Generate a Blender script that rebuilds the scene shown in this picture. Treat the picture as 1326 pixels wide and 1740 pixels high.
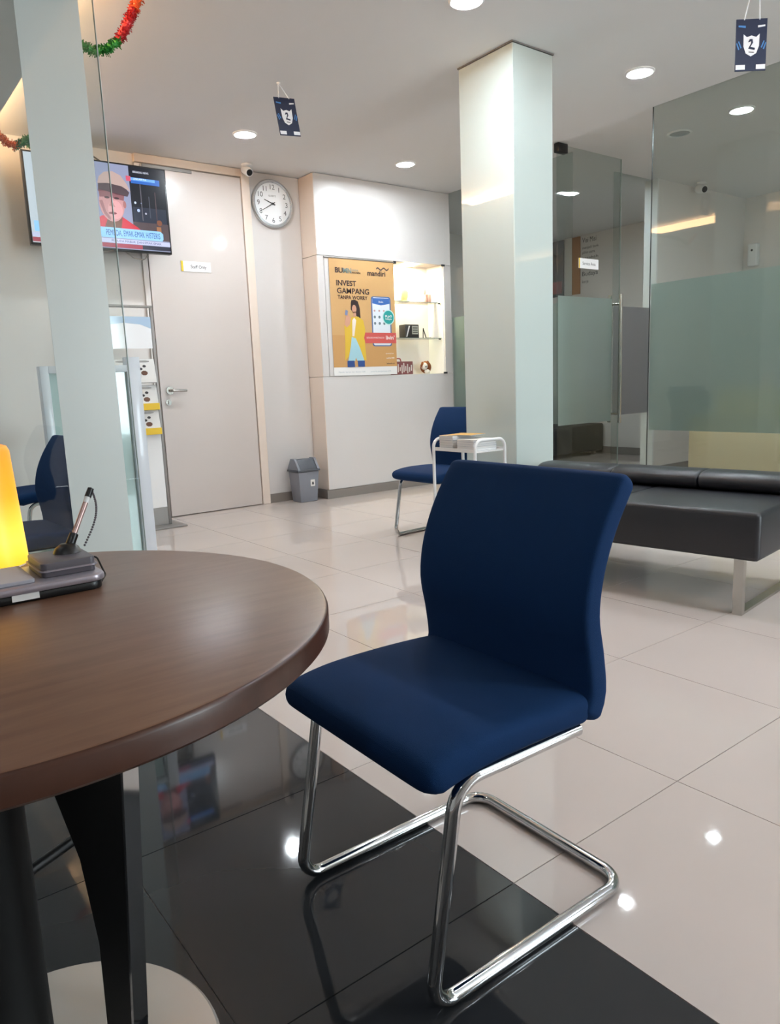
import bpy, bmesh, math, random
from mathutils import Vector, Matrix
random.seed(7)
R = math.radians
for o in list(bpy.data.objects): bpy.data.objects.remove(o)
scene = bpy.context.scene
COL = scene.collection

# ------------------------------------------------------------------ camera
CAM_H = 1.026
yaw, pitch, roll = R(37.05), R(9.85), R(-2.3)
fw = Vector((math.sin(yaw)*math.cos(pitch), math.cos(yaw)*math.cos(pitch), -math.sin(pitch)))
rt = Vector((math.cos(yaw), -math.sin(yaw), 0)); up = rt.cross(fw)
r2 = rt*math.cos(roll) + up*math.sin(roll); u2 = up*math.cos(roll) - rt*math.sin(roll)
cd = bpy.data.cameras.new('camera'); cam = bpy.data.objects.new('camera', cd); COL.objects.link(cam)
cd.sensor_fit = 'HORIZONTAL'; cd.sensor_width = 36.0; cd.lens = 1257*36.0/1326
cd.clip_start = 0.02; cd.clip_end = 60
m = Matrix((r2, u2, -fw)).transposed().to_4x4(); m.translation = (0, 0, CAM_H)
cam.matrix_world = m
scene.camera = cam

# ------------------------------------------------------------------ world, exposure
w = bpy.data.worlds.new('world'); scene.world = w; w.use_nodes = True
w.node_tree.nodes['Background'].inputs[0].default_value = (0.84, 0.92, 1, 1)
w.node_tree.nodes['Background'].inputs[1].default_value = 13.0
vs = scene.view_settings
vs.view_transform = 'Standard'; vs.look = 'None'; vs.gamma = 1; vs.exposure = 0.60
vs.use_curve_mapping = False
CHIP = 800.0         # radiance of the LED chip in each ceiling downlight
cy = scene.cycles
cy.max_bounces = 9; cy.diffuse_bounces = 4; cy.glossy_bounces = 4; cy.transmission_bounces = 5; cy.transparent_max_bounces = 14
cy.caustics_reflective = False; cy.caustics_refractive = False; cy.use_adaptive_sampling = True; cy.adaptive_threshold = 0.04; cy.sample_clamp_indirect = 6.0
# daylight through the street window behind the viewer: a sky portal in the window opening
pl = bpy.data.lights.new('window_portal', 'AREA'); pl.shape = 'RECTANGLE'; pl.size = 1.5; pl.size_y = 2.1; pl.energy = 1; pl.cycles.is_portal = True
po = bpy.data.objects.new('window_portal', pl); COL.objects.link(po); po.location = (3.9, -3.02, 1.45); po.rotation_euler = (R(90), 0, 0)

# ------------------------------------------------------------------ colour and material helpers
def lin(h):
    h = h.lstrip('#'); o = []
    for i in (0, 2, 4):
        c = int(h[i:i+2], 16)/255
        o.append(c/12.92 if c <= 0.04045 else ((c+0.055)/1.055)**2.4)
    return (*o, 1)
MATS = {}
def mat(name, col, rough=0.5, metal=0.0, spec=0.5, coat=0.0, coat_rough=0.05, emit=None, estr=0.0, bump=0.0, bscale=200, var=0.0, vscale=4, sheen=0):
    if name in MATS: return MATS[name]
    m = bpy.data.materials.new(name); m.use_nodes = True; nt = m.node_tree; b = nt.nodes['Principled BSDF']
    c = lin(col) if isinstance(col, str) else (*col, 1)
    b.inputs['Base Color'].default_value = c
    b.inputs['Roughness'].default_value = rough; b.inputs['Metallic'].default_value = metal
    b.inputs['Specular IOR Level'].default_value = spec
    b.inputs['Coat Weight'].default_value = coat; b.inputs['Coat Roughness'].default_value = coat_rough
    b.inputs['Sheen Weight'].default_value = sheen
    if emit:
        b.inputs['Emission Color'].default_value = lin(emit) if isinstance(emit, str) else (*emit, 1)
        b.inputs['Emission Strength'].default_value = estr
    tc = None
    if bump or var:
        tc = nt.nodes.new('ShaderNodeTexCoord')
    if var:
        n = nt.nodes.new('ShaderNodeTexNoise'); n.inputs['Scale'].default_value = vscale; n.inputs['Detail'].default_value = 4
        nt.links.new(tc.outputs['Object'], n.inputs['Vector'])
        mx = nt.nodes.new('ShaderNodeMix'); mx.data_type = 'RGBA'
        mx.inputs['A'].default_value = tuple(x*(1-var) for x in c[:3])+(1,); mx.inputs['B'].default_value = tuple(min(1, x*(1+var)) for x in c[:3])+(1,)
        nt.links.new(n.outputs['Fac'], mx.inputs['Factor']); nt.links.new(mx.outputs['Result'], b.inputs['Base Color'])
    if bump:
        n = nt.nodes.new('ShaderNodeTexNoise'); n.inputs['Scale'].default_value = bscale; n.inputs['Detail'].default_value = 3
        nt.links.new(tc.outputs['Object'], n.inputs['Vector'])
        bp = nt.nodes.new('ShaderNodeBump'); bp.inputs['Strength'].default_value = bump; bp.inputs['Distance'].default_value = 0.002
        nt.links.new(n.outputs['Fac'], bp.inputs['Height']); nt.links.new(bp.outputs['Normal'], b.inputs['Normal'])
    MATS[name] = m; return m

def schlick(nt, f0):
    # symmetric facing-based reflectance: the same from both sides of a thin pane
    lw = nt.nodes.new('ShaderNodeLayerWeight'); lw.inputs['Blend'].default_value = 0.5
    pw = nt.nodes.new('ShaderNodeMath'); pw.operation = 'POWER'; pw.inputs[1].default_value = 5
    ma = nt.nodes.new('ShaderNodeMath'); ma.operation = 'MULTIPLY_ADD'; ma.inputs[1].default_value = 1-f0; ma.inputs[2].default_value = f0
    nt.links.new(lw.outputs['Facing'], pw.inputs[0]); nt.links.new(pw.outputs[0], ma.inputs[0]); return ma
def glass_mat(name, tint, ior=1.5, rough=0.0):
    m = bpy.data.materials.new(name); m.use_nodes = True; nt = m.node_tree; nt.nodes.clear()
    out = nt.nodes.new('ShaderNodeOutputMaterial'); mx = nt.nodes.new('ShaderNodeMixShader')
    tr = nt.nodes.new('ShaderNodeBsdfTransparent'); gl = nt.nodes.new('ShaderNodeBsdfGlossy'); fr = schlick(nt, 0.04)
    tr.inputs[0].default_value = (*tint, 1); gl.inputs['Roughness'].default_value = rough
    nt.links.new(fr.outputs[0], mx.inputs[0]); nt.links.new(tr.outputs[0], mx.inputs[1]); nt.links.new(gl.outputs[0], mx.inputs[2])
    nt.links.new(mx.outputs[0], out.inputs[0]); MATS[name] = m; return m

def film_mat(name, col, solid, trans):
    """frosted film: part milky (diffuse + translucent), part blurred see-through"""
    m = bpy.data.materials.new(name); m.use_nodes = True; nt = m.node_tree; nt.nodes.clear()
    out = nt.nodes.new('ShaderNodeOutputMaterial')
    d = nt.nodes.new('ShaderNodeBsdfDiffuse'); t = nt.nodes.new('ShaderNodeBsdfTranslucent'); rf = nt.nodes.new('ShaderNodeBsdfRefraction')
    d.inputs[0].default_value = lin(col); t.inputs[0].default_value = lin(col); rf.inputs['Color'].default_value = (*trans, 1)
    rf.inputs['Roughness'].default_value = 0.32; rf.inputs['IOR'].default_value = 1.12
    a = nt.nodes.new('ShaderNodeMixShader'); a.inputs[0].default_value = 0.45
    nt.links.new(d.outputs[0], a.inputs[1]); nt.links.new(t.outputs[0], a.inputs[2])
    b = nt.nodes.new('ShaderNodeMixShader'); b.inputs[0].default_value = solid
    nt.links.new(rf.outputs[0], b.inputs[1]); nt.links.new(a.outputs[0], b.inputs[2])
    g = nt.nodes.new('ShaderNodeBsdfGlossy'); g.inputs['Roughness'].default_value = 0.08
    fr = schlick(nt, 0.025)
    c = nt.nodes.new('ShaderNodeMixShader'); nt.links.new(fr.outputs[0], c.inputs[0]); nt.links.new(b.outputs[0], c.inputs[1]); nt.links.new(g.outputs[0], c.inputs[2])
    nt.links.new(c.outputs[0], out.inputs[0]); MATS[name] = m; return m

def wood_mat(name, c1, c2, rough):
    m = bpy.data.materials.new(name); m.use_nodes = True; nt = m.node_tree; b = nt.nodes['Principled BSDF']
    tc = nt.nodes.new('ShaderNodeTexCoord'); mp = nt.nodes.new('ShaderNodeMapping'); mp.inputs['Scale'].default_value = (3, 22, 3)
    mp.inputs['Rotation'].default_value = (0, 0, R(40))
    n = nt.nodes.new('ShaderNodeTexNoise'); n.inputs['Scale'].default_value = 2.2; n.inputs['Detail'].default_value = 7; n.inputs['Roughness'].default_value = 0.6
    rp = nt.nodes.new('ShaderNodeValToRGB'); rp.color_ramp.elements[0].position = 0.3; rp.color_ramp.elements[1].position = 0.72
    rp.color_ramp.elements[0].color = lin(c1); rp.color_ramp.elements[1].color = lin(c2)
    nt.links.new(tc.outputs['Object'], mp.inputs[0]); nt.links.new(mp.outputs[0], n.inputs['Vector']); nt.links.new(n.outputs['Fac'], rp.inputs[0])
    nt.links.new(rp.outputs[0], b.inputs['Base Color']); b.inputs['Roughness'].default_value = rough
    bp = nt.nodes.new('ShaderNodeBump'); bp.inputs['Strength'].default_value = 0.06; bp.inputs['Distance'].default_value = 0.001
    nt.links.new(n.outputs['Fac'], bp.inputs['Height']); nt.links.new(bp.outputs[0], b.inputs['Normal'])
    MATS[name] = m; return m

# ------------------------------------------------------------------ mesh helpers
ORG = {}
def tag(o, label=None, cat=None, group=None, kind=None):
    if label: o['label'] = label
    if cat: o['category'] = cat
    if group: o['group'] = group
    if kind: o['kind'] = kind
    return o
def thing(name, label, cat, loc=(0, 0, 0), group=None, local=False):
    o = bpy.data.objects.new(name, None); COL.objects.link(o); o.empty_display_size = 0.1
    o.location = loc; ORG[o.name] = Vector((0, 0, 0)) if local else Vector(loc)
    return tag(o, label, cat, group)
def clone(o, parent=None):
    c = o.copy(); COL.objects.link(c); c.parent = parent
    for ch in list(o.children): clone(ch, c)
    return c
def fillet(pts, r, n=6, closed=False):
    pts = [Vector(p) for p in pts]; out = []; N = len(pts)
    rr = r if isinstance(r, (list, tuple)) else [r]*N
    for i, p in enumerate(pts):
        if not closed and i in (0, N-1): out.append(p); continue
        a, b = pts[i-1], pts[(i+1) % N]; da, db = (a-p), (b-p); la, lb = da.length, db.length; da.normalize(); db.normalize()
        ang = da.angle(db)
        if ang > 3.1 or rr[i] <= 0: out.append(p); continue
        t = min(rr[i]/math.tan(ang/2), la*0.49, lb*0.49); rad = t*math.tan(ang/2)
        c = p + (da+db).normalized()*(rad/math.sin(ang/2)); s, e = p+da*t-c, p+db*t-c
        tot = s.angle(e)
        for k in range(n+1):
            f = k/n
            out.append(c + (s*math.sin((1-f)*tot)+e*math.sin(f*tot))/math.sin(tot))
    return out
class MB:
    def __init__(s): s.v = []; s.f = []; s.mi = []
    def add(s, vs, fs):
        b = len(s.v); s.v += [Vector(v) for v in vs]; s.f += [tuple(i+b for i in f) for f in fs]; return s
    def box(s, x0, x1, y0, y1, z0, z1):
        return s.add([(x, y, z) for z in (z0, z1) for y in (y0, y1) for x in (x0, x1)],
                     [(0, 2, 3, 1), (4, 5, 7, 6), (0, 1, 5, 4), (2, 6, 7, 3), (0, 4, 6, 2), (1, 3, 7, 5)])
    def obox(s, c, ax, ay, az, hx, hy, hz):
        c = Vector(c); ax, ay, az = Vector(ax).normalized(), Vector(ay).normalized(), Vector(az).normalized()
        return s.add([c+ax*hx*i+ay*hy*j+az*hz*k for k in (-1, 1) for j in (-1, 1) for i in (-1, 1)],
                     [(0, 2, 3, 1), (4, 5, 7, 6), (0, 1, 5, 4), (2, 6, 7, 3), (0, 4, 6, 2), (1, 3, 7, 5)])
    def tube(s, path, r, n=12, closed=False, cap=True):
        P = [Vector(p) for p in path]; N = len(P); rr = r if isinstance(r, (list, tuple)) else [r]*N
        T = [(P[(i+1) % N]-P[i-1]).normalized() if closed or 0 < i < N-1 else ((P[1]-P[0]) if i == 0 else (P[-1]-P[-2])).normalized() for i in range(N)]
        u = T[0].orthogonal().normalized(); vs = []
        for i in range(N):
            if i: u = (T[i-1].rotation_difference(T[i]) @ u); u = (u - T[i]*u.dot(T[i])).normalized()
            w_ = T[i].cross(u)
            vs += [P[i]+(u*math.cos(2*math.pi*k/n)+w_*math.sin(2*math.pi*k/n))*rr[i] for k in range(n)]
        fs = []
        for i in range(N if closed else N-1):
            j = (i+1) % N
            for k in range(n): fs.append((i*n+k, i*n+(k+1) % n, j*n+(k+1) % n, j*n+k))
        if cap and not closed: fs += [tuple(range(n-1, -1, -1)), tuple((N-1)*n+k for k in range(n))]
        return s.add(vs, fs)
    def lathe(s, prof, c=(0, 0, 0), n=32, axis='z', cap=True):
        c = Vector(c); vs = []; fs = []
        for r, h in prof:
            for k in range(n):
                a = 2*math.pi*k/n; x, y = r*math.cos(a), r*math.sin(a)
                vs.append(c + (Vector((x, y, h)) if axis == 'z' else Vector((x, h, y)) if axis == 'y' else Vector((h, x, y))))
        for i in range(len(prof)-1):
            for k in range(n): fs.append((i*n+k, i*n+(k+1) % n, (i+1)*n+(k+1) % n, (i+1)*n+k))
        if cap: fs += [tuple(range(n-1, -1, -1)), tuple((len(prof)-1)*n+k for k in range(n))]
        return s.add(vs, fs)
    def prism(s, pts, a, b, plane='xz'):
        """polygon in a plane, extruded between a and b along the third axis"""
        def q(p, t): return (p[0], t, p[1]) if plane == 'xz' else (t, p[0], p[1]) if plane == 'yz' else (p[0], p[1], t)
        n = len(pts)
        return s.add([q(p, a) for p in pts]+[q(p, b) for p in pts],
                     [tuple(range(n)), tuple(range(2*n-1, n-1, -1))]+[(i, i+n, (i+1) % n+n, (i+1) % n) for i in range(n)])
    def loft(s, cl, half_t, half_w, exp=4.0, n=28, endr=0.03, texp=2.6):
        """padded slab: centre line (x, z) points, thickness and width along it, section a superellipse"""
        P = [Vector((p[0], 0, p[1])) for p in cl]; M = []
        for i in range(len(P)-1):      # Catmull-Rom
            p0, p1, p2, p3 = P[max(i-1, 0)], P[i], P[i+1], P[min(i+2, len(P)-1)]
            for k in range(8):
                t = k/8; M.append(((2*p1)+(p2-p0)*t+(2*p0-5*p1+4*p2-p3)*t*t+(3*p1-p0-3*p2+p3)*t**3)*0.5)
        M.append(P[-1]); L = [0]
        for i in range(1, len(M)): L.append(L[-1]+(M[i]-M[i-1]).length)
        tot = L[-1]; S = sorted(set([tot*i/26 for i in range(27)]+[endr*x for x in (0.02, .1, .25, .5, .75)]+[tot-endr*x for x in (0.02, .1, .25, .5, .75)]))
        vs = []; fs = []
        for q in S:
            i = 0
            while i < len(L)-2 and L[i+1] < q: i += 1
            f = (q-L[i])/max(L[i+1]-L[i], 1e-9); c = M[i].lerp(M[i+1], f); T = (M[i+1]-M[i]).normalized()
            N_ = Vector((-T.z, 0, T.x)); d = min(q, tot-q)
            e = math.sqrt(max(0, 1-(1-min(d/endr, 1))**2)); e = max(e, 0.03)
            ft = half_t(q/tot) if callable(half_t) else half_t; fwd = half_w(q/tot) if callable(half_w) else half_w
            wid = fwd-endr*0.9*(1-e)
            for k in range(n):
                a = 2*math.pi*k/n; ca, sa = math.cos(a), math.sin(a)
                y = wid*math.copysign(abs(ca)**(2/exp), ca); h = ft*e*math.copysign(abs(sa)**(2/texp), sa)
                vs.append(c+N_*h+Vector((0, y, 0)))
        m_ = len(S)
        for i in range(m_-1):
            for k in range(n): fs.append((i*n+k, (i+1)*n+k, (i+1)*n+(k+1) % n, i*n+(k+1) % n))
        fs += [tuple(range(n)), tuple((m_-1)*n+k for k in range(n-1, -1, -1))]
        return s.add(vs, fs)
    def build(s, name, material, parent=None, smooth=False, bevel=0.0, seg=2, sub=0):
        off = ORG.get(parent.name, Vector()) if parent else Vector()
        me = bpy.data.meshes.new(name); me.from_pydata([v-off for v in s.v], [], s.f)
        bm = bmesh.new(); bm.from_mesh(me)
        if bevel: bmesh.ops.bevel(bm, geom=list(bm.edges), offset=bevel, segments=seg, affect='EDGES', profile=0.5, clamp_overlap=True)
        bmesh.ops.recalc_face_normals(bm, faces=bm.faces); bm.to_mesh(me); bm.free()
        if smooth or bevel:
            for p in me.polygons: p.use_smooth = True
            if hasattr(me, 'set_sharp_from_angle'): me.set_sharp_from_angle(angle=R(40))
        me.materials.append(material)
        o = bpy.data.objects.new(name, me); COL.objects.link(o)
        if parent: o.parent = parent
        ORG[o.name] = off
        return o
def box(name, d, m_, parent=None, bevel=0.0, seg=2): return MB().box(*d).build(name, m_, parent, bevel=bevel, seg=seg)
def circ(cx, cy, rx, ry=None, n=24, a0=0, a1=360):
    ry = rx if ry is None else ry; full = (a1-a0) >= 360
    return [(cx+rx*math.cos(R(a0+(a1-a0)*i/(n if full else n-1))), cy+ry*math.sin(R(a0+(a1-a0)*i/(n if full else n-1)))) for i in range(n)]
def rrect(x0, x1, z0, z1, r, n=5):
    out = []
    for cx, cz, a in ((x1-r, z1-r, 0), (x0+r, z1-r, 90), (x0+r, z0+r, 180), (x1-r, z0+r, 270)):
        out += [(cx+r*math.cos(R(a+90*i/n)), cz+r*math.sin(R(a+90*i/n))) for i in range(n+1)]
    return out
def flat(name, pts, y, m_, parent, th=0.0008):     # a thin print or plate on a plane facing -Y
    return MB().prism(pts, y-th, y, 'xz').build(name, m_, parent)
def text(name, body, x, z, size, m_, parent, y=None, width=None, align='LEFT', bold=0.0, xplane=None, th=0.0006, zrot=0):
    cu = bpy.data.curves.new(name, 'FONT'); cu.body = body; cu.size = size; cu.align_x = align; cu.offset = bold*size; cu.resolution_u = 3
    t = bpy.data.objects.new(name+'_t', cu); COL.objects.link(t)
    dg = bpy.context.evaluated_depsgraph_get(); dg.update()
    me = bpy.data.meshes.new_from_object(t.evaluated_get(dg)); bpy.data.objects.remove(t); bpy.data.curves.remove(cu)
    V = [v.co.copy() for v in me.vertices]; F = [tuple(p.vertices) for p in me.polygons]; bpy.data.meshes.remove(me)
    if not V: return None
    x0 = min(v.x for v in V); x1 = max(v.x for v in V); k = (width/(x1-x0)) if width else 1
    if width and align == 'LEFT': sh = -x0
    else: sh = 0
    mb = MB()
    if xplane is None: mb.add([(x+(v.x+sh)*k, y, z+v.y) for v in V], F)
    else: mb.add([(xplane, x-(v.x+sh)*k, z+v.y) for v in V], F)
    o = mb.build(name, m_, parent); return o

# ------------------------------------------------------------------ materials
M_wall = mat('wall_cream_paint', '#e7e1dc', 0.45, var=0.015, vscale=2)
M_panel = mat('white_gloss_laminate', '#d6d1ce', 0.28, coat=0.5, coat_rough=0.06, var=0.01, vscale=1.5)
M_jamb = mat('cream_jamb', '#e8d8ca', 0.35, coat=0.2)
M_door = mat('door_laminate', '#d3c9c3', 0.3, coat=0.3, coat_rough=0.08, var=0.012, vscale=2)
M_ceil = mat('ceiling_paint', '#eceae9', 0.8, var=0.012, vscale=1.2)
M_soffit = mat('soffit_paint', '#d9dbd9', 0.8)
M_tile = mat('beige_porcelain', '#c4b7b0', 0.025, spec=0.55, var=0.035, vscale=2.5)
M_btile = mat('black_granite_tile', '#2b2c2e', 0.045, spec=0.5, var=0.08, vscale=6)
M_grout = mat('grout', '#8d837c', 0.8)
M_base = mat('taupe_baseboard', '#857d77', 0.4)
M_colglass = mat('column_back_painted_glass', '#ccd8d4', 0.25, spec=0.5, coat=1.0, coat_rough=0.015)
M_colglass.node_tree.nodes['Principled BSDF'].inputs['Coat IOR'].default_value = 1.9
M_dark = mat('dark_metal', '#2a2c30', 0.4, metal=0.3)
M_black = mat('black_plastic', '#0c0c0e', 0.35)
M_navy = mat('navy_fabric', '#12315a', 0.85, spec=0.15, bump=0.35, bscale=900, var=0.06, vscale=30)
M_chrome = mat('chrome', '#c9cacc', 0.07, metal=1.0)
M_chromeb = mat('brushed_chrome', '#b9b6b0', 0.2, metal=1.0)
M_leather = mat('black_leather', '#232327', 0.36, spec=0.5, bump=0.25, bscale=350)
M_wtube = mat('white_powder_coat', '#e8e6e4', 0.35)
M_wood = wood_mat('walnut_veneer', '#664534', '#785845', 0.34)
M_woodedge = wood_mat('walnut_edge', '#3c2218', '#4e2f23', 0.32)
M_gframe = mat('rack_grey_metal', '#8f8a86', 0.4, metal=0.4)
M_white = mat('white_plastic', '#eeedec', 0.4)
M_frame_w = mat('white_frame', '#dfe3ea', 0.3, coat=0.3)
M_bin = mat('bin_grey', '#83868f', 0.5)
M_binlid = mat('bin_lid_grey', '#4d5057', 0.45)
M_yellow = mat('yellow_print', '#f0c62a', 0.5)
M_paper = mat('paper', '#e9e7e4', 0.7)
M_ink = mat('ink_dark', '#3a3638', 0.6)
M_inkb = mat('ink_brown', '#6f4a38', 0.6)
M_glass = glass_mat('clear_glass', (0.93, 0.96, 0.95))
M_glass_t = glass_mat('tinted_glass', (0.87, 0.905, 0.895))
M_edge = mat('glass_edge', '#c8d6d2', 0.15, coat=1.0)
M_film = film_mat('frosted_film', '#c6d6d0', 0.40, (0.80, 0.86, 0.84))
M_film_g = film_mat('grey_film', '#b3b2b6', 0.5, (0.75, 0.75, 0.76))
M_film_w = mat('white_privacy_film', '#cfd6d3', 0.3, coat=0.6, coat_rough=0.04)
M_green = mat('green_glass_infill', '#b4cdcb', 0.12, coat=1.0)
M_lens = mat('lamp_lens', '#ffffff', 0.5, emit=(0.90, 0.96, 1.0), estr=5.0)
M_lensoff = mat('lamp_lens_off', '#9a9d9d', 0.2)
M_led = mat('warm_led', '#ffcf9a', 0.5, emit=(1.0, 0.64, 0.34), estr=11.5)

# ================================================================== the setting
CZ = 2.84
# floor: grout bed + single tiles
floor = box('floor', (-2.6, 8.4, -3.0, 7.3, -0.12, -0.003), M_grout); tag(floor, kind='structure')
T = 0.6; X0, Y0 = 1.006, 0.96
tmesh = {}
for nm, mt in (('tile', M_tile), ('black_tile', M_btile)):
    g = 0.0013
    me = MB().box(-T/2+g, T/2-g, -T/2+g, T/2-g, -0.012, 0.0)
    o = me.build(nm, mt, floor); tmesh[nm] = o
first = {k: True for k in tmesh}
n_t = 0
for i in range(-3, 13):
    for j in range(-3, 11):
        cx, cy = X0+T*(i+0.5), Y0+T*(j+0.5)
        if cx > 8.35 or cy > 7.3: continue
        if cy < -0.9 and cx < 0.4: continue
        nm = 'black_tile' if i < 0 else 'tile'
        if nm == 'black_tile' and cy > 5.96: continue
        if first[nm]: o = tmesh[nm]; first[nm] = False
        else:
            o = tmesh[nm].copy(); COL.objects.link(o); o.parent = floor
        o.location = (cx, cy, 0)

ceiling = box('ceiling', (-2.6, 8.4, -3.0, 7.4, CZ, CZ+0.1), M_ceil); tag(ceiling, kind='structure')
soff = box('ceiling_soffit', (-2.5, 1.09, -2.9, 5.95, 2.70, 2.735), M_soffit); tag(soff, kind='structure')
box('led_strip', (0.99, 1.0, -2.6, 5.9, 2.745, 2.835), M_led, soff)

wb = box('wall_back', (-2.6, 3.64, 5.97, 6.1, 0, CZ), M_wall); tag(wb, kind='structure')
wl = box('wall_left', (-2.7, -2.6, -3.0, 6.1, 0, CZ), M_wall); tag(wl, kind='structure')
wf = MB().box(-2.6, 3.14, -3.1, -3.0, 0, CZ).box(4.66, 8.4, -3.1, -3.0, 0, CZ).box(3.14, 4.66, -3.1, -3.0, 0, 0.4).box(3.14, 4.66, -3.1, -3.0, 2.5, CZ).build('wall_front', M_wall); tag(wf, kind='structure')
win = MB().box(3.14, 4.66, -3.09, -3.03, 0.4, 0.45).box(3.14, 4.66, -3.09, -3.03, 2.45, 2.5)
for k in range(2, 4): win.box(0.2+k*1.47, 0.25+k*1.47, -3.09, -3.03, 0.45, 2.45)
win = win.build('window_1', M_gframe); tag(win, kind='structure')
for k in range(2, 3): box('pane', (0.25+k*1.47, 0.2+(k+1)*1.47, -3.062, -3.056, 0.45, 2.45), M_glass, win)
wr = box('wall_right', (8.25, 8.4, -3.0, 7.3, 0, CZ), M_wall); tag(wr, kind='structure')
wfar = box('wall_far', (5.2, 8.25, 7.2, 7.3, 0, CZ), M_wall); tag(wfar, kind='structure')
wi = box('wall_inner', (6.62, 8.25, 4.33, 4.45, 0, CZ), M_wall); tag(wi, kind='structure')
box('end_trim', (6.60, 6.62, 4.32, 4.46, 0, CZ), M_white, wi)
b_ = box('baseboard_inner', (6.6, 8.25, 4.315, 4.33, 0, 0.09), M_base); tag(b_, kind='structure')
b_ = box('baseboard_right', (8.235, 8.25, 4.45, 7.2, 0, 0.09), M_base); tag(b_, kind='structure')

# block with the display niche: faced with white laminate panels
NX0, NX1, NZ0, NZ1 = 4.40, 5.10, 1.108, 2.158
wn = MB().box(3.64, NX0, 5.735, 6.1, 0, CZ)
wn.box(NX1, 5.2, 5.735, 7.3, 0, CZ); wn.box(NX0, NX1, 5.735, 6.1, 0, NZ0-0.01); wn.box(NX0, NX1, 5.735, 6.1, NZ1+0.01, CZ); wn.box(NX0, NX1, 5.97, 6.1, NZ0-0.02, NZ1+0.02)
wn = wn.build('wall_niche', M_wall); tag(wn, kind='structure')
# face panels with thin joints
g = 0.002
for (x0, x1, z0, z1) in ((3.63, 5.2, NZ1, CZ-0.004), (3.63, 3.70, NZ0, NZ1), (3.70, NX0, NZ0, NZ1), (NX1, 5.2, NZ0, NZ1), (3.63, 5.2, 0.08, NZ0)):
    box('panel', (x0+g, x1-g, 5.72, 5.735, z0+g, z1-g), M_panel, wn, bevel=0.0012, seg=1)
for (z0, z1) in ((0.08, NZ0), (NZ0, NZ1), (NZ1, CZ-0.004)):
    box('side_panel', (3.628, 3.64, 5.722, 5.968, z0+g, z1-g), M_jamb, wn, bevel=0.0012, seg=1)
# niche lining
box('niche_lining', (NX0, NX0+0.006, 5.737, 5.965, NZ0, NZ1), M_white, wn)
box('niche_lining', (NX1-0.006, NX1, 5.737, 5.965, NZ0, NZ1), M_white, wn)
b_ = MB().box(3.60, 5.2, 5.705, 5.72, 0, 0.08).box(3.612, 3.628, 5.72, 5.955, 0, 0.08).build('baseboard_niche', M_base); tag(b_, kind='structure')
b_ = box('baseboard_back', (3.13, 3.612, 5.945, 5.97, 0, 0.08), M_base); tag(b_, kind='structure')
b_ = box('baseboard_left', (-2.6, 2.17, 5.95, 5.97, 0, 0.08), M_base); tag(b_, kind='structure')
# clock wall panels
t2 = box('trim_1', (3.135, 3.626, 5.955, 5.97, 0.08, CZ-0.004), M_panel, bevel=0.0015, seg=1); tag(t2, kind='structure')
t3 = MB().box(3.055, 3.13, 5.925, 5.97, 0, CZ-0.002).box(2.165, 3.055, 5.93, 5.97, 2.775, CZ-0.002).build('trim_2', M_jamb, bevel=0.003, seg=1); tag(t3, kind='structure')
# door
t4 = box('trim_3', (2.165, 2.205, 5.945, 5.97, 0, 2.77), M_wall); tag(t4, kind='structure')
d1 = box('door_1', (2.209, 3.05, 5.935, 5.972, 0.006, 2.765), M_door, bevel=0.002, seg=1); tag(d1, kind='structure')
h = MB(); h.lathe([(0.032, 0), (0.032, 0.008), (0.026, 0.012)], (2.285, 5.923, 1.04), 20, 'y')
h.tube(fillet([(2.285, 5.93, 1.04), (2.285, 5.885, 1.04), (2.41, 5.885, 1.036)], 0.015), 0.011, 10)
h.build('door_handle', M_chromeb, d1, smooth=True)
h = MB(); h.lathe([(0.024, 0), (0.024, 0.008), (0.018, 0.012)], (2.265, 5.923, 0.945), 20, 'y'); h.box(2.259, 2.271, 5.912, 5.925, 0.93, 0.96)
h.build('key_plate', M_chromeb, d1, smooth=True)
gr = box('door_grille', (2.22, 2.62, 5.922, 5.934, 2.742, 2.765), M_gframe, t3)

# centre column, clad in pale glossy back-painted glass
cx0, cx1, cy0, cy1 = 3.265, 3.595, 3.05, 3.48
colm = MB().box(cx0+0.012, cx1-0.012, cy0+0.012, cy1-0.012, 0, CZ).build('column', M_wall); tag(colm, 'square column clad in pale glossy glass beside the leather bench', None, kind='structure')
for nm, d in (('glass_cladding', (cx0, cx0+0.012, cy0+0.002, cy1, 0, CZ-0.009)), ('glass_cladding', (cx0+0.0025, cx1, cy0, cy0+0.012, 0, CZ-0.009)),
              ('glass_cladding', (cx1-0.012, cx1, cy0+0.013, cy1, 0, CZ-0.009)), ('glass_cladding', (cx0+0.013, cx1-0.013, cy1-0.012, cy1, 0, CZ-0.009))):
    box(nm, d, M_colglass, colm, bevel=0.001, seg=1)
box('top_trim', (cx0-0.006, cx1+0.006, cy0-0.006, cy1+0.006, CZ-0.007, CZ-0.001), M_gframe, colm)

# ================================================================== downlights
def downlight(x, y, label, on=True, r=0.07, group='recessed round ceiling downlights', CZ=CZ, power=1.0):
    t = thing('downlight', label, 'ceiling light', (x, y, CZ), group)
    MB().lathe([(r+0.018, 0), (r+0.018, -0.004), (r+0.008, -0.010), (r, -0.006), (r, 0)], (x, y, CZ), 32, cap=False).build('trim_ring', M_white, t, smooth=True)
    MB().lathe([(r, -0.001), (r*0.8, -0.003), (r*0.01, -0.004)], (x, y, CZ), 32).build('lens', M_lens if on else M_lensoff, t, smooth=True)
    if on:   # the bright chip behind the diffuser gives the light
        mt = mat('lamp_chip_%d' % round(power*100), '#ffffff', 0.5, emit=(0.86, 0.94, 1.0), estr=CHIP*power)
        MB().lathe([(0.040, -0.0042), (0.039, -0.0048), (0.0005, -0.0055)], (x, y, CZ), 28).build('led_chip', mt, t, smooth=True)
    return t
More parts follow.
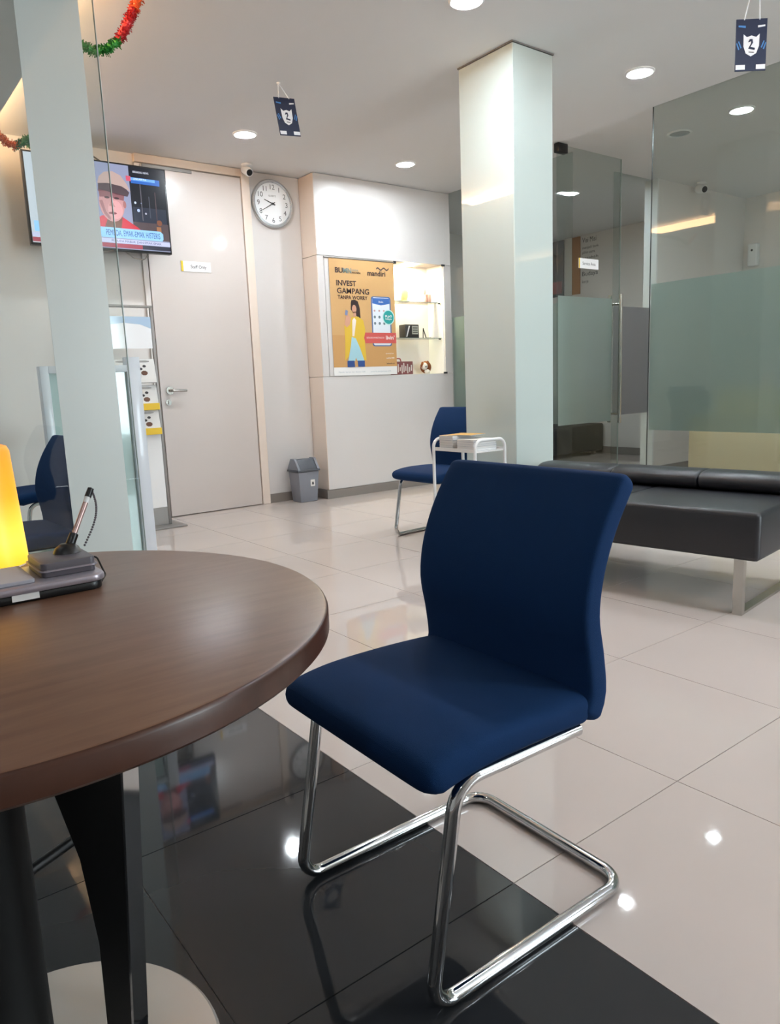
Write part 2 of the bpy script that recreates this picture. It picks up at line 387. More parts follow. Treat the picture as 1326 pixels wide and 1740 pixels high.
downlight(2.755, 2.87, 'lit round downlight at the top edge, left of the square column')
downlight(4.26, 2.93, 'brightest lit round downlight to the right of the column top')
downlight(5.478, 2.93, 'lit round lamp added behind the large glass pane at upper right, in place of a mirrored downlight')  # extra lamp standing in for the pane's reflection of the downlight before it
downlight(2.705, 5.14, 'lit round downlight near the wall clock and hanging card')
downlight(4.19, 5.14, 'lit round downlight in front of the poster wall')
downlight(6.30, 5.11, 'lit round downlight seen through the open glass door')
for x, y in ((2.75, 0.65), (4.26, 0.65), (2.75, -1.6), (4.3, -1.6)):
    downlight(x, y, 'lit round downlight in the ceiling behind the viewer') if x > 0 else None
for x, y, p_ in ((-0.55, 4.5, 0.9), (-0.9, 2.2, 0.35), (-0.9, -0.6, 0.5)): downlight(x, y, 'added unseen downlight in the lowered ceiling, brightening the left side', CZ=2.70, power=p_)  # unseen soffit lamps added to brighten the left wall, chairs and table
t = downlight(5.56, 3.46, 'unlit round ceiling fixture behind the large glass pane', on=False, r=0.075)

# ================================================================== glass room
def pane(name, d, label, m_=None, kids=()):
    o = box(name, d, m_ or M_glass_t); tag(o, label, 'glass panel'); ORG[o.name] = Vector(); return o
gp = pane('glass_wall', (4.865, 4.877, -2.2, 3.235, 0.004, CZ-0.001), 'large frameless glass wall with frosted band behind the bench')
box('frosted_band', (4.8785, 4.8795, -2.2, 3.23, 0.61, 1.655), M_film, gp)
box('edge_strip', (4.866, 4.876, 3.2352, 3.2372, 0.004, CZ-0.001), M_dark, gp)
gd = thing('glass_door', 'frameless glass door standing open, with frosted band and long bar handle', 'glass door', (4.9, 4.1, 0))
box('leaf', (4.885, 5.715, 4.094, 4.106, 0.012, CZ-0.012), M_glass_t, gd)
box('frosted_band', (4.887, 5.60, 4.0915, 4.0932, 0.62, 1.675), M_film, gd)
box('leaf_edge', (5.715, 5.7165, 4.094, 4.106, 0.012, CZ-0.012), M_edge, gd)
MB().box(4.875, 4.99, 4.075, 4.125, CZ-0.075, CZ-0.004).build('pivot_fitting', M_black, gd, bevel=0.006)
MB().box(4.875, 5.02, 4.07, 4.13, 0.006, 0.07).build('floor_pivot', M_chromeb, gd, bevel=0.004)
for sy, mm in ((-1, M_chromeb), (1, M_chromeb)):
    hb = MB(); y = 4.1+sy*0.055
    hb.tube([(5.66, y, 0.60), (5.66, y, 1.71)], 0.016, 14); hb.tube([(5.66, 4.1, 0.68), (5.66, y, 0.68)], 0.009, 10); hb.tube([(5.66, 4.1, 1.63), (5.66, y, 1.63)], 0.009, 10)
    hb.build('bar_handle', mm, gd, smooth=True)
sg = thing('door_sign', 'small white sign with yellow edge on the glass door', 'sign', (5.14, 4.09, 1.9))
flat('plate', [(5.14, 1.905), (5.40, 1.905), (5.40, 1.985), (5.14, 1.985)], 4.0905, M_white, sg, 0.004)
flat('yellow_edge', [(5.14, 1.905), (5.155, 1.905), (5.155, 1.985), (5.14, 1.985)], 4.0863, M_yellow, sg)
text('lettering', 'Service Area', 5.19, 1.933, 0.036, M_ink, sg, y=4.0860, width=0.17)
gs = pane('glass_side_pane', (6.02, 6.598, 4.384, 4.396, 0.004, CZ-0.002), 'narrow fixed glass pane with grey film at the inner wall end')
box('grey_film', (6.02, 6.598, 4.3825, 4.3835, 0.64, 1.655), M_film_g, gs)
gs2 = pane('glass_rear_wall', (5.19, 5.202, 4.2, 5.715, 0.004, CZ-0.001), 'glass wall running from door hinge to poster wall', M_glass_t)
box('frosted_band', (5.2035, 5.2045, 4.2, 5.715, 0.61, 1.655), M_film, gs2)

# things inside the glass room
M_cream = mat('cream_laminate', '#dccba6', 0.45)
M_creamd = mat('cream_laminate_top', '#d2c09a', 0.4)
ct = thing('counter', 'cream two-tier reception counter behind the frosted glass', 'counter', (6.5, 2.8, 0))
box('lower_body', (6.2, 6.75, 1.0, 3.69, 0.0, 0.60), M_cream, ct, bevel=0.004)
box('lower_top', (6.18, 6.76, 0.98, 3.71, 0.60, 0.632), M_creamd, ct, bevel=0.004)
box('upper_body', (6.42, 6.75, 1.0, 3.56, 0.632, 0.83), M_cream, ct, bevel=0.004)
box('upper_top', (6.40, 6.76, 0.98, 3.58, 0.83, 0.86), M_creamd, ct, bevel=0.004)
M_dsofa = mat('dark_sofa_fabric', '#1e2325', 0.75)
ds = thing('waiting_sofa', 'dark low sofa seen under the frosted band of the glass door', 'sofa', (7.4, 6.4, 0))
box('seat', (6.5, 8.2, 6.10, 6.60, 0.05, 0.40), M_dsofa, ds, bevel=0.02, seg=3)
box('backrest', (6.5, 8.0, 6.60, 6.8, 0.05, 0.74), M_dsofa, ds, bevel=0.02, seg=3)
for x in (6.55, 8.03):
    for y in (6.13, 6.74): box('leg', (x-0.02, x+0.02, y-0.02, y+0.02, 0, 0.05), M_chromeb, ds)
M_tan = mat('tan_wood_strip', '#b57f4c', 0.5)
ws = box('wall_strip', (8.235, 8.25, 6.53, 6.66, 2.10, 2.83), M_tan); tag(ws, 'tan vertical strip on the far wall beside dark lettering', 'wall panel')
wt = thing('wall_lettering', 'dark lettering lines on the far wall seen through the glass door', 'lettering', (8.249, 6.5, 2.4))
for k, (s_, z, sz, wd) in enumerate((('Visi Misi', 2.74, 0.09, 0.22), ('menjadi bank', 2.66, 0.05, 0.26), ('pilihan utama', 2.60, 0.05, 0.2), ('nasabah', 2.53, 0.05, 0.25), ('Budaya', 2.32, 0.08, 0.25), ('kerja', 2.23, 0.06, 0.1))):
    text('text_line', s_, 6.50, z, sz, M_ink, wt, width=wd, xplane=8.2485)
fr_ = thing('framed_notice', 'small dark framed notice on the far wall by the column edge', 'notice', (8.24, 6.9, 2.3))
box('frame', (8.235, 8.25, 6.80, 7.02, 2.10, 2.85-0.02), M_dark, fr_)
box('print', (8.232, 8.2348, 6.83, 6.99, 2.14, 2.30), mat('red_print', '#8a3b38', 0.6), fr_)
dp = thing('air_freshener', 'white wall-mounted dispenser on the far wall behind glass', 'dispenser', (8.24, 4.2, 2.1))
box('body', (8.17, 8.25, 4.145, 4.245, 2.115, 2.35), M_white, dp, bevel=0.015, seg=3)
MB().lathe([(0.012, 0), (0.012, -0.004)], (8.168, 4.195, 2.28), 14, 'x').build('sensor', M_dark, dp)

def cctv(loc, aim, label, r=0.035, L=0.10, drop=0.05):
    t = thing('security_camera', label, 'security camera', loc, 'ceiling security cameras'); x, y, z = loc; a = Vector(aim).normalized()
    MB().lathe([(0.045, 0), (0.045, -0.012), (0.02, -0.022), (0.012, -0.022), (0.012, -drop)], loc, 20).build('mount', M_white, t, smooth=True)
    p = Vector((x, y, z-drop)); MB().tube([p-a*L*0.5, p-a*(L*0.5-0.006), p+a*(L*0.5-0.01), p+a*L*0.5], [r*0.85, r, r, r*0.9], 20).build('housing', M_white, t, smooth=True)
    MB().tube([p+a*(L*0.5+0.0005), p+a*(L*0.5+0.004)], r*0.72, 18).build('lens', M_black, t, smooth=True)
cctv((3.05, 5.80, CZ), (-0.05, -1, -0.55), 'white bullet security camera on the ceiling above the wall clock')
cctv((7.15, 4.20, CZ), (-0.4, -1, -0.3), 'white bullet security camera behind the large glass wall', r=0.04, drop=0.06)

# ================================================================== left: glass partition with white film, low screen
pt = pane('glass_partition', (-0.75, 1.012, 3.05, 3.06, 0.003, 2.699), 'tall clear glass partition with a wide white film stripe left of the door', M_glass)
box('white_film_stripe', (0.735, 0.957, 3.0480, 3.0497, 0.003, 2.698), M_film_w, pt)
box('polished_edge', (1.012, 1.0145, 3.05, 3.06, 0.003, 2.699), M_edge, pt)
sc = thing('low_screen', 'low white-framed green glass screen standing behind the glass partition', 'screen', (1.15, 3.93, 0))
box('end_post', (1.297, 1.366, 3.935, 3.995, 0, 1.215), M_frame_w, sc, bevel=0.002)
box('end_post', (0.874, 0.915, 3.935, 3.995, 0, 1.175), M_frame_w, sc, bevel=0.002)
box('top_rail', (0.915, 1.297, 3.935, 3.995, 1.14, 1.175), M_frame_w, sc, bevel=0.002)
box('bottom_rail', (0.915, 1.297, 3.935, 3.995, 0.0, 0.10), M_frame_w, sc, bevel=0.002)
box('glass_infill', (0.915, 1.297, 3.96, 3.97, 0.10, 1.14), M_green, sc)

# ================================================================== chairs
def make_chair(label, loc, rz, group):
    t = thing('visitor_chair', label, 'chair', (0, 0, 0), group, local=True)
    MB().loft([(-0.268, 0.405), (-0.235, 0.420), (-0.16, 0.431), (-0.05, 0.433), (0.06, 0.430), (0.135, 0.425)],
              lambda q: 0.035, lambda q: 0.236-0.004*q, exp=11, n=56, endr=0.036, texp=3.0).build('seat', M_navy, t, smooth=True)
    MB().loft([(0.115, 0.405), (0.136, 0.45), (0.130, 0.52), (0.117, 0.60), (0.130, 0.68), (0.165, 0.76), (0.222, 0.845)],
              lambda q: 0.030-0.005*q, lambda q: 0.236, exp=16, n=64, endr=0.02, texp=4.5).build('backrest', M_navy, t, smooth=True)
    r_ = 0.0125; yw = 0.213
    pth = [(0.10, -yw, 0.389), (-0.195, -yw, 0.392), (-0.262, -yw, r_), (0.245, -yw, r_), (0.245, yw, r_), (-0.262, yw, r_), (-0.195, yw, 0.392), (0.10, yw, 0.388)]
    MB().tube(fillet(pth, [0, 0.055, 0.042, 0.05, 0.05, 0.042, 0.055, 0], 8), r_, 16).build('cantilever_frame', M_chrome, t, smooth=True)
    for y in (-1, 1): box('seat_bracket', (-0.12, 0.08, y*0.205-0.012, y*0.205+0.012, 0.397, 0.412), M_black, t)
    t.location = loc; t.rotation_euler = (0, 0, rz)
    return t
def copy_chair(src, label, loc, rz):
    c = clone(src); c['label'] = label; c.location = loc; c.rotation_euler = (0, 0, rz); return c
CH = make_chair('navy fabric cantilever chair with chrome frame, nearest, beside the round table', (0.928, 1.028, 0), R(-1.0), 'navy cantilever chairs')
copy_chair(CH, 'navy cantilever chair behind the white magazine stand and column', (3.268, 3.715, 0), R(2))
copy_chair(CH, 'navy cantilever chair seen side-on through the glass beside the orange lamp', (0.672, 3.52, 0), R(3))
copy_chair(CH, 'navy cantilever chair farther back, half hidden behind the low screen', (1.13, 5.05, 0), R(0))

# ================================================================== round table
tb = thing('round_table', 'round walnut table with black legs on a pale disc base', 'table', (0.138, 1.08, 0))
tz = 0.73; tr = 0.452; tc = (0.138, 1.08, 0)
MB().lathe([(0.001, tz-0.034), (tr-0.004, tz-0.034), (tr, tz-0.030), (tr, tz-0.006), (tr-0.0015, tz-0.0025), (tr-0.004, tz-0.001)], tc, 128).build('edge_band', M_woodedge, tb, smooth=True)
MB().lathe([(tr-0.0035, tz-0.001), (tr-0.006, tz), (0.001, tz)], tc, 128).build('tabletop', M_wood, tb, smooth=True)
M_disc = mat('pale_disc', '#cfc8c2', 0.25, metal=0.6)
MB().lathe([(0.252, 0.0), (0.252, 0.006), (0.247, 0.011), (0.001, 0.014)], tc, 72).build('base_disc', M_disc, tb, smooth=True)
MB().lathe([(0.055, 0.013), (0.05, 0.02), (0.05, tz-0.05), (0.09, tz-0.034)], (0.10, 1.06, 0), 32).build('centre_post', mat('matt_black', '#0a0a0b', 0.65), tb, smooth=True)
def leg(a):
    c, s = math.cos(a), math.sin(a)
    prof = [(0.045, 0.014), (0.075, 0.014), (0.075, 0.02)]
    outer = [(0.175, 0.012), (0.195, 0.20), (0.215, 0.45), (0.235, tz-0.036)]
    inner = [(0.0, tz-0.036), (0.0, tz-0.09), (0.05, tz-0.14), (0.10, tz-0.21), (0.135, tz-0.30), (0.152, tz-0.42), (0.145, 0.012)]
    poly = outer+inner
    mb = MB(); n = len(poly); th = 0.012
    def P(p, k): return (tc[0]+p[0]*c-k*s, tc[1]+p[0]*s+k*c, p[1])
    mb.add([P(p, -th) for p in poly]+[P(p, th) for p in poly], [tuple(range(n)), tuple(range(2*n-1, n-1, -1))]+[(i, i+n, (i+1) % n+n, (i+1) % n) for i in range(n)])
    o = mb.build('leg', M_black, tb)
    e = MB(); e.add([P((p[0]+dx, p[1]), k) for p in outer for dx in (0, 0.004) for k in (-th-0.001, th+0.001)],
                    [(4*i+a_, 4*i+b_, 4*i+4+b_, 4*i+4+a_) for i in range(3) for a_, b_ in ((0, 1), (1, 3), (3, 2), (2, 0))]+[(0, 2, 3, 1), (12, 13, 15, 14)])
    e.build('chrome_edge', M_chrome, o)
for a in (R(28), R(118), R(208), R(298)): leg(a)
MB().tube([(tc[0]-0.13, tc[1]-0.07, 0.36), (tc[0]+0.13, tc[1]+0.07, 0.36)], 0.008, 10).build('cross_bar', M_black, tb, smooth=True)

# lamp on the table
def lamp_glow():
    m = bpy.data.materials.new('lamp_shade_glow'); m.use_nodes = True; nt = m.node_tree; b = nt.nodes['Principled BSDF']
    b.inputs['Base Color'].default_value = lin('#a86414'); b.inputs['Roughness'].default_value = 0.4
    tcn = nt.nodes.new('ShaderNodeTexCoord'); sp = nt.nodes.new('ShaderNodeSeparateXYZ'); nt.links.new(tcn.outputs['Object'], sp.inputs[0])
    mr = nt.nodes.new('ShaderNodeMapRange'); mr.inputs['From Min'].default_value = 0.0; mr.inputs['From Max'].default_value = 0.22
    nt.links.new(sp.outputs['Z'], mr.inputs['Value'])
    rp = nt.nodes.new('ShaderNodeValToRGB'); e = rp.color_ramp.elements
    e[0].position = 0.0; e[0].color = (0.85, 0.46, 0.02, 1); e[1].position = 1.0; e[1].color = (0.66, 0.21, 0.01, 1)
    k = e.new(0.22); k.color = (0.95, 0.70, 0.08, 1); k = e.new(0.58); k.color = (0.72, 0.31, 0.012, 1)
    nt.links.new(mr.outputs[0], rp.inputs[0]); nt.links.new(rp.outputs[0], b.inputs['Emission Color']); b.inputs['Emission Strength'].default_value = 1.0
    return m
lx, ly = 0.208, 1.472
lp = thing('table_lamp', 'glowing orange tapered table lamp at the left edge of the round table', 'lamp', (lx, ly, tz))
M_shade = lamp_glow()
MB().lathe([(0.062, 0.004), (0.0615, 0.02), (0.052, 0.205), (0.048, 0.214), (0.040, 0.217), (0.001, 0.217)], (lx, ly, tz), 48).build('shade', M_shade, lp, smooth=True)
MB().lathe([(0.058, 0.0), (0.058, 0.004)], (lx, ly, tz), 40).build('base', M_white, lp, smooth=True)

# desk pen set
M_silver = mat('silver_plastic', '#a59da6', 0.3, metal=0.5)
M_dgrey = mat('dark_grey_plastic', '#5a545a', 0.4)
pn = thing('pen_stand', 'dark grey desk pen stand with silver rim beside the orange lamp', 'pen stand', (0.18, 1.23, tz))
MB().prism(rrect(0.02, 0.318, 1.165, 1.305, 0.02), tz, tz+0.013, 'xy').build('base', M_black, pn, bevel=0.003)
MB().prism(rrect(0.016, 0.322, 1.161, 1.309, 0.022), tz+0.0132, tz+0.024, 'xy').build('silver_rim', M_silver, pn, bevel=0.004)
MB().prism(rrect(0.235, 0.315, 1.195, 1.295, 0.008), tz+0.024, tz+0.046, 'xy').build('pen_block', M_dgrey, pn, bevel=0.003)
MB().prism(rrect(0.232, 0.318, 1.192, 1.298, 0.009), tz+0.033, tz+0.0355, 'xy').build('block_trim', M_silver, pn)
box('label_sticker', (0.185, 0.222, 1.1635, 1.165, tz+0.004, tz+0.014), M_paper, pn)
MB().prism(rrect(0.03, 0.222, 1.18, 1.295, 0.006), tz+0.024, tz+0.030, 'xy').build('note_pad', mat('pad_grey', '#a29fa6', 0.6), pn, bevel=0.001, seg=1)
pb = Vector((0.290, 1.262, tz+0.046)); ptop = Vector((0.345, 1.29, tz+0.142)); ax = (ptop-pb).normalized()
MB().lathe([(0.022, 0), (0.018, 0.008), (0.010, 0.014)], pb, 20).build('swivel', M_black, pn, smooth=True)
pe = thing('ballpoint_pen', 'chained ballpoint pen standing tilted in the desk pen stand', 'pen', tuple(pb))
MB().tube([pb+ax*0.004, pb+ax*0.010, pb+ax*0.032], [0.006, 0.0075, 0.007], 14).build('holder_cup', M_black, pn, smooth=True)
MB().tube([pb+ax*0.033, pb+ax*0.088], 0.0042, 12).build('barrel', mat('rose_barrel', '#b89a94', 0.25, metal=0.4), pe, smooth=True)
MB().tube([pb+ax*0.0882, pb+ax*0.098], 0.0046, 12).build('white_collar', M_white, pe, smooth=True)
MB().tube([pb+ax*0.0982, pb+ax*0.114], [0.0055, 0.005], 12).build('cap', M_black, pe, smooth=True)
chn = MB(); A = pb+ax*0.114; Bp = Vector((0.322, 1.278, tz+0.05))
for k in range(27):
    f = k/26; p = A.lerp(Bp, f)+Vector((0.014, 0.0, 0.004))*math.sin(math.pi*f)
    chn.lathe([(0.0003, -0.0021), (0.0017, -0.0012), (0.0021, 0), (0.0017, 0.0012), (0.0003, 0.0021)], p, 6)
ch = chn.build('ball_chain', M_dgrey, pe, smooth=True); ch['kind'] = 'stuff'
MB().tube(fillet([(0.318, 1.28, tz+0.032), (0.335, 1.262, tz+0.030), (0.336, 1.225, tz+0.006), (0.322, 1.20, tz+0.003)], 0.012), 0.0016, 8).build('cord', M_black, pn, smooth=True)

# ================================================================== leather bench
bn = thing('leather_bench', 'long black leather bench with bolster back and chrome sled legs', 'bench', (0, 0, 0), local=True)
LB = 1.41; nsec = 3; s0 = LB/nsec
for y0, y1 in ((0.0, 0.70), (0.70, LB)): box('seat_cushion', (0, 0.74, y0+0.0005, y1-0.0005, 0.245, 0.449), M_leather, bn, bevel=0.022, seg=4)
for k in range(nsec):
    pts = []
    for i in range(20):
        a = 2*math.pi*i/20; c, s = math.cos(a), math.sin(a)
        pts.append((0.615+0.12*math.copysign(abs(c)**0.75, c), 0.492+0.048*math.copysign(abs(s)**0.75, s)))
    mb = MB(); y0, y1 = k*s0, (k+1)*s0
    for yy, sc_ in ((y0+0.0008, 0.9), (y0+0.008, 0.98), (y0+0.02, 1.0), (y1-0.02, 1.0), (y1-0.008, 0.98), (y1-0.0008, 0.9)):
        mb.v += [Vector((0.615+(p[0]-0.615)*sc_, yy, 0.492+(p[1]-0.492)*sc_)) for p in pts]
    n = 20
    mb.f += [(i*n+q, i*n+(q+1) % n, (i+1)*n+(q+1) % n, (i+1)*n+q) for i in range(5) for q in range(n)]+[tuple(range(n)), tuple(5*n+q for q in range(n))]
    mb.build('bolster', M_leather, bn, smooth=True)
for y in (0.075, LB-0.12):
    f = MB()
    f.box(0.03, 0.062, y-0.006, y+0.034, 0.0, 0.246); f.box(0.062, 0.66, y-0.006, y+0.034, 0.0, 0.012); f.box(0.66, 0.692, y-0.006, y+0.034, 0.0, 0.246)
    f.build('sled_leg', M_chromeb, bn)
bn.location = (2.953, 1.433, 0); bn.rotation_euler = (0, 0, R(7.6))

# ================================================================== magazine stand
ms = thing('magazine_stand', 'small white tubular magazine stand beside the square column', 'side table', (3.05, 3.23, 0))
for y in (3.05, 3.41):
    MB().tube(fillet([(2.925, y, 0.0), (2.925, y, 0.685), (3.165, y, 0.685), (3.165, y, 0.0)], 0.05, 8), 0.0095, 12).build('tube_frame', M_wtube, ms, smooth=True)
for z in (0.615, 0.30):
    tr_ = MB().box(2.935, 3.155, 3.05, 3.41, z, z+0.006)
    for x in (2.929, 3.153): tr_.box(x, x+0.008, 3.05, 3.41, z, z+0.02)
    tr_.build('tray', M_wtube, ms)
M_mag = [mat('mag_grey', '#b9b3ae', 0.6), mat('mag_blue', '#8d95a8', 0.5), mat('mag_white', '#dedad4', 0.5), mat('mag_tan', '#cfae84', 0.5), mat('mag_yellow', '#dcab52', 0.5)]
def magazine(x0, x1, y0, y1, z, th, m_, label, rz=0, cover=None):
    t = thing('magazine', label, 'magazine', ((x0+x1)/2, (y0+y1)/2, z), 'magazines stacked on the stand', local=True)
    hx, hy = (x1-x0)/2, (y1-y0)/2
    box('pages', (-hx+0.002, hx-0.002, -hy+0.002, hy-0.002, 0.0008, th-0.0008), M_paper, t); box('back_cover', (-hx, hx, -hy, hy, 0, 0.0008), m_, t)
    box('front_cover', (-hx, hx, -hy, hy, th-0.0008, th), cover or m_, t)
    t.rotation_euler = (0, 0, rz)
ORD = [('first',), ('second',), ('third',), ('fourth',), ('fifth',), ('sixth',)]
z = 0.6212
for k in range(6):
    th = 0.014; magazine(2.952, 3.140, 3.265, 3.388, z, th, M_mag[k % 3], ORD[k][0]+' magazine from the bottom of the far pile on the white stand', R(random.uniform(-2, 2)), M_mag[3] if k == 5 else None); z += th
z = 0.6212
for k in range(5):
    th = 0.013; magazine(2.955, 3.140, 3.09, 3.235, z, th, M_mag[1+k % 2], ORD[k][0]+' magazine from the bottom of the near pile on the white stand', R(random.uniform(-2, 2)), M_mag[2] if k == 4 else None); z += th
magazine(2.99, 3.14, 3.18, 3.36, 0.7054, 0.004, M_mag[2], 'open white and yellow leaflet on top of the magazine piles', R(12), M_mag[4])

# ================================================================== waste bin
bi = thing('waste_bin', 'grey plastic swing-lid waste bin against the white wall', 'bin', (3.42, 5.83, 0))
bx, by = 3.415, 5.80
def frustum(mb, cx, cy, z0, z1, a0, b0, a1, b1):
    return mb.add([(cx+s*a, cy+t_*b, z) for z, a, b in ((z0, a0, b0), (z1, a1, b1)) for s, t_ in ((-1, -1), (1, -1), (1, 1), (-1, 1))],
                  [(0, 3, 2, 1), (4, 5, 6, 7), (0, 1, 5, 4), (1, 2, 6, 5), (2, 3, 7, 6), (3, 0, 4, 7)])
frustum(MB(), bx, by, 0, 0.275, 0.088, 0.075, 0.108, 0.092).build('body', M_bin, bi, bevel=0.008)
frustum(MB(), bx, by, 0.276, 0.295, 0.118, 0.1, 0.115, 0.098).build('rim', M_binlid, bi, bevel=0.004)
MB().prism([(by-0.095, 0.295), (by+0.095, 0.295), (by+0.03, 0.385), (by-0.03, 0.385)], bx-0.085, bx+0.085, 'yz').build('swing_lid', M_binlid, bi, bevel=0.006)
for s_ in (-1, 1): MB().prism([(by-0.1, 0.295), (by+0.1, 0.295), (by+0.035, 0.392), (by-0.035, 0.392)], bx+s_*0.1-0.012, bx+s_*0.1+0.012, 'yz').build('lid_cheek', M_bin, bi, bevel=0.003)
MB().prism(rrect(bx+0.015, bx+0.06, 0.14, 0.20, 0.006), by-0.0885, by-0.083, 'xz').build('sticker', M_paper, bi)
MB().prism([(bx+0.027, 0.155), (bx+0.048, 0.155), (bx+0.044, 0.18), (bx+0.031, 0.18)], by-0.0895, by-0.0886, 'xz').build('sticker_mark', M_ink, bi)

# ================================================================== wall clock
ck = thing('wall_clock', 'round silver-rimmed wall clock with white face showing 9:40', 'clock', (3.345, 5.94, 2.594))
kx, ky, kz, kr = 3.345, 5.953, 2.592, 0.198
MB().lathe([(kr-0.03, 0.0), (kr, 0.0), (kr+0.002, -0.02), (kr-0.006, -0.034), (kr-0.02, -0.036), (kr-0.027, -0.022)], (kx, ky, kz), 64, 'y', cap=False).build('rim', mat('clock_silver', '#c6c9cc', 0.25, metal=0.75), ck, smooth=True)
MB().lathe([(kr-0.025, -0.012), (kr-0.025, -0.018), (0.001, -0.018)], (kx, ky, kz), 64, 'y').build('dial', mat('dial_white', '#f5f7f9', 0.5), ck, smooth=True)
M_num = mat('numeral_grey', '#4b4e52', 0.5)
for k in range(1, 13):
    a = R(90-30*k); rr_ = 0.136
    text('numeral', str(k), kx+rr_*math.cos(a), kz+rr_*math.sin(a)-0.019, 0.058, M_num, ck, y=ky-0.0186, align='CENTER', bold=0.0)
text('dial_lettering', 'QUARTZ', kx-0.001, kz+0.058, 0.018, M_num, ck, y=ky-0.0186, align='CENTER')
def hand(name, deg, L, wd, y):
    a = R(90-deg); c, s = math.cos(a), math.sin(a)
    q = lambda u, v: (kx+u*c-v*s, kz+u*s+v*c)
    flat(name, [q(-0.025, -wd), q(L, -wd*0.5), q(L, wd*0.5), q(-0.025, wd)], y, M_black, ck, 0.001)
hand('hour_hand', 290, 0.085, 0.0055, ky-0.020); hand('minute_hand', 240, 0.125, 0.004, ky-0.0225)
MB().lathe([(0.009, -0.019), (0.009, -0.026)], (kx, ky, kz), 16, 'y').build('hub', M_black, ck, smooth=True)

# ================================================================== sign on the door
sg = thing('door_sign', 'small white staff sign with yellow edge on the white door', 'sign', (2.47, 5.93, 2.0))
flat('plate', [(2.47, 1.985), (2.725, 1.985), (2.725, 2.065), (2.47, 2.065)], 5.9345, M_white, sg, 0.005)
flat('yellow_edge', [(2.47, 1.985), (2.487, 1.985), (2.487, 2.065), (2.47, 2.065)], 5.9293, M_yellow, sg)
text('lettering', 'Staff Only', 2.55, 2.012, 0.036, M_ink, sg, y=5.9290, width=0.135, bold=0.01)

# ================================================================== television
tv = thing('television', 'wall-mounted flat television showing a news broadcast', 'television', (1.815, 5.8, 2.36))
tx0, tx1, tz0, tz1, ty = 1.315, 2.318, 2.068, 2.685, 5.72
box('casing', (tx0, tx1, ty, ty+0.05, tz0, tz1), M_black, tv, bevel=0.004)
box('wall_bracket', (1.65, 1.98, ty+0.05, 5.97, 2.25, 2.5), M_dark, tv)
def em(name, col, s=0.9): return mat('screen_'+name, '#050505', 0.25, emit=col, estr=s)
SX0, SX1, SZ0, SZ1 = tx0+0.012, tx1-0.012, tz0+0.016, tz1-0.012
def U(u, v): return (SX0+(SX1-SX0)*u, SZ0+(SZ1-SZ0)*v)
def spoly(name, pts, lay, m_): return flat(name, [U(*p) for p in pts], ty-0.0006*lay, m_, tv, 0.0005)
def srect(name, u0, u1, v0, v1, lay, m_): return spoly(name, [(u0, v0), (u1, v0), (u1, v1), (u0, v1)], lay, m_)
srect('screen', 0, 1, 0, 1, 1, em('grey', '#8a90ac'))
srect('screen_wall', 0, 0.30, 0, 1, 2, em('pale', '#b9c2cc'))
srect('screen_night', 0.725, 1, 0.13, 1, 2, em('night', '#0c0f1c'))
srect('screen_street', 0.725, 1, 0.13, 0.34, 3, em('street', '#4e4044'))
srect('screen_lights', 0.735, 0.99, 0.34, 0.52, 3, em('haze', '#252b3c'))
for u, v0, v1, c in ((0.80, 0.36, 0.8, '#5a5862'), (0.86, 0.4, 0.66, '#434654'), (0.91, 0.3, 0.72, '#4a3a40')): srect('screen_pole', u, u+0.007, v0, v1, 4, em('pole'+c, c))
for u, v, s_, c in ((0.755, 0.57, 0.012, '#c8d4ee'), (0.775, 0.48, 0.016, '#a9bce6'), (0.83, 0.45, 0.01, '#b8b8cc'), (0.80, 0.57, 0.006, '#8090b0'), (0.93, 0.35, 0.03, '#7a4a34')): spoly('screen_light', circ(u, v, s_*0.7, s_*1.2, 10), 5, em('l'+c, c))
srect('screen_glow', 0.905, 0.94, 0.17, 0.3, 5, em('glow', '#9a6a48'))
# the man in a cap
spoly('screen_shirt', [(0.40, 0.13), (0.42, 0.30), (0.50, 0.38), (0.64, 0.39), (0.76, 0.27), (0.86, 0.13)], 5, em('shirt', '#c4283a'))
spoly('screen_neck', [(0.51, 0.24), (0.55, 0.40), (0.65, 0.40), (0.63, 0.22), (0.58, 0.16)], 6, em('neck', '#6a4436'))
spoly('screen_face', circ(0.578, 0.53, 0.093, 0.215, 28), 7, em('face', '#c08a8c'))
spoly('screen_cheek', circ(0.60, 0.46, 0.055, 0.11, 18), 8, em('cheek', '#d39a9c'))
spoly('screen_cap_brim', [(0.49, 0.76), (0.55, 0.80), (0.66, 0.78), (0.715, 0.68), (0.70, 0.63), (0.62, 0.64), (0.54, 0.67), (0.485, 0.66)], 9, em('brim', '#4a3a40'))
spoly('screen_cap', [(0.485, 0.75), (0.50, 0.83), (0.54, 0.89), (0.60, 0.91), (0.66, 0.87), (0.70, 0.78), (0.725, 0.69), (0.66, 0.745), (0.56, 0.765)], 10, em('cap', '#b39a94'))
spoly('screen_jaw', [(0.487, 0.55), (0.515, 0.40), (0.555, 0.325), (0.56, 0.36), (0.53, 0.43), (0.51, 0.56)], 8, em('jaw', '#9a686c'))
spoly('screen_brim_shadow', [(0.488, 0.68), (0.60, 0.66), (0.675, 0.64), (0.668, 0.575), (0.62, 0.585), (0.56, 0.605), (0.492, 0.595)], 9, em('brimshade', '#84565c'))
spoly('screen_ear', circ(0.672, 0.53, 0.012, 0.045, 12), 8, em('ear', '#a06a68'))
for u in (0.545, 0.615): spoly('screen_eye', circ(u, 0.595, 0.02, 0.013, 10), 10, em('eye', '#3a2428'))
spoly('screen_nose', [(0.575, 0.58), (0.555, 0.50), (0.60, 0.49)], 10, em('nose', '#b07a78'))
spoly('screen_mouth', circ(0.578, 0.415, 0.03, 0.016, 12), 10, em('mouth', '#7c4048'))
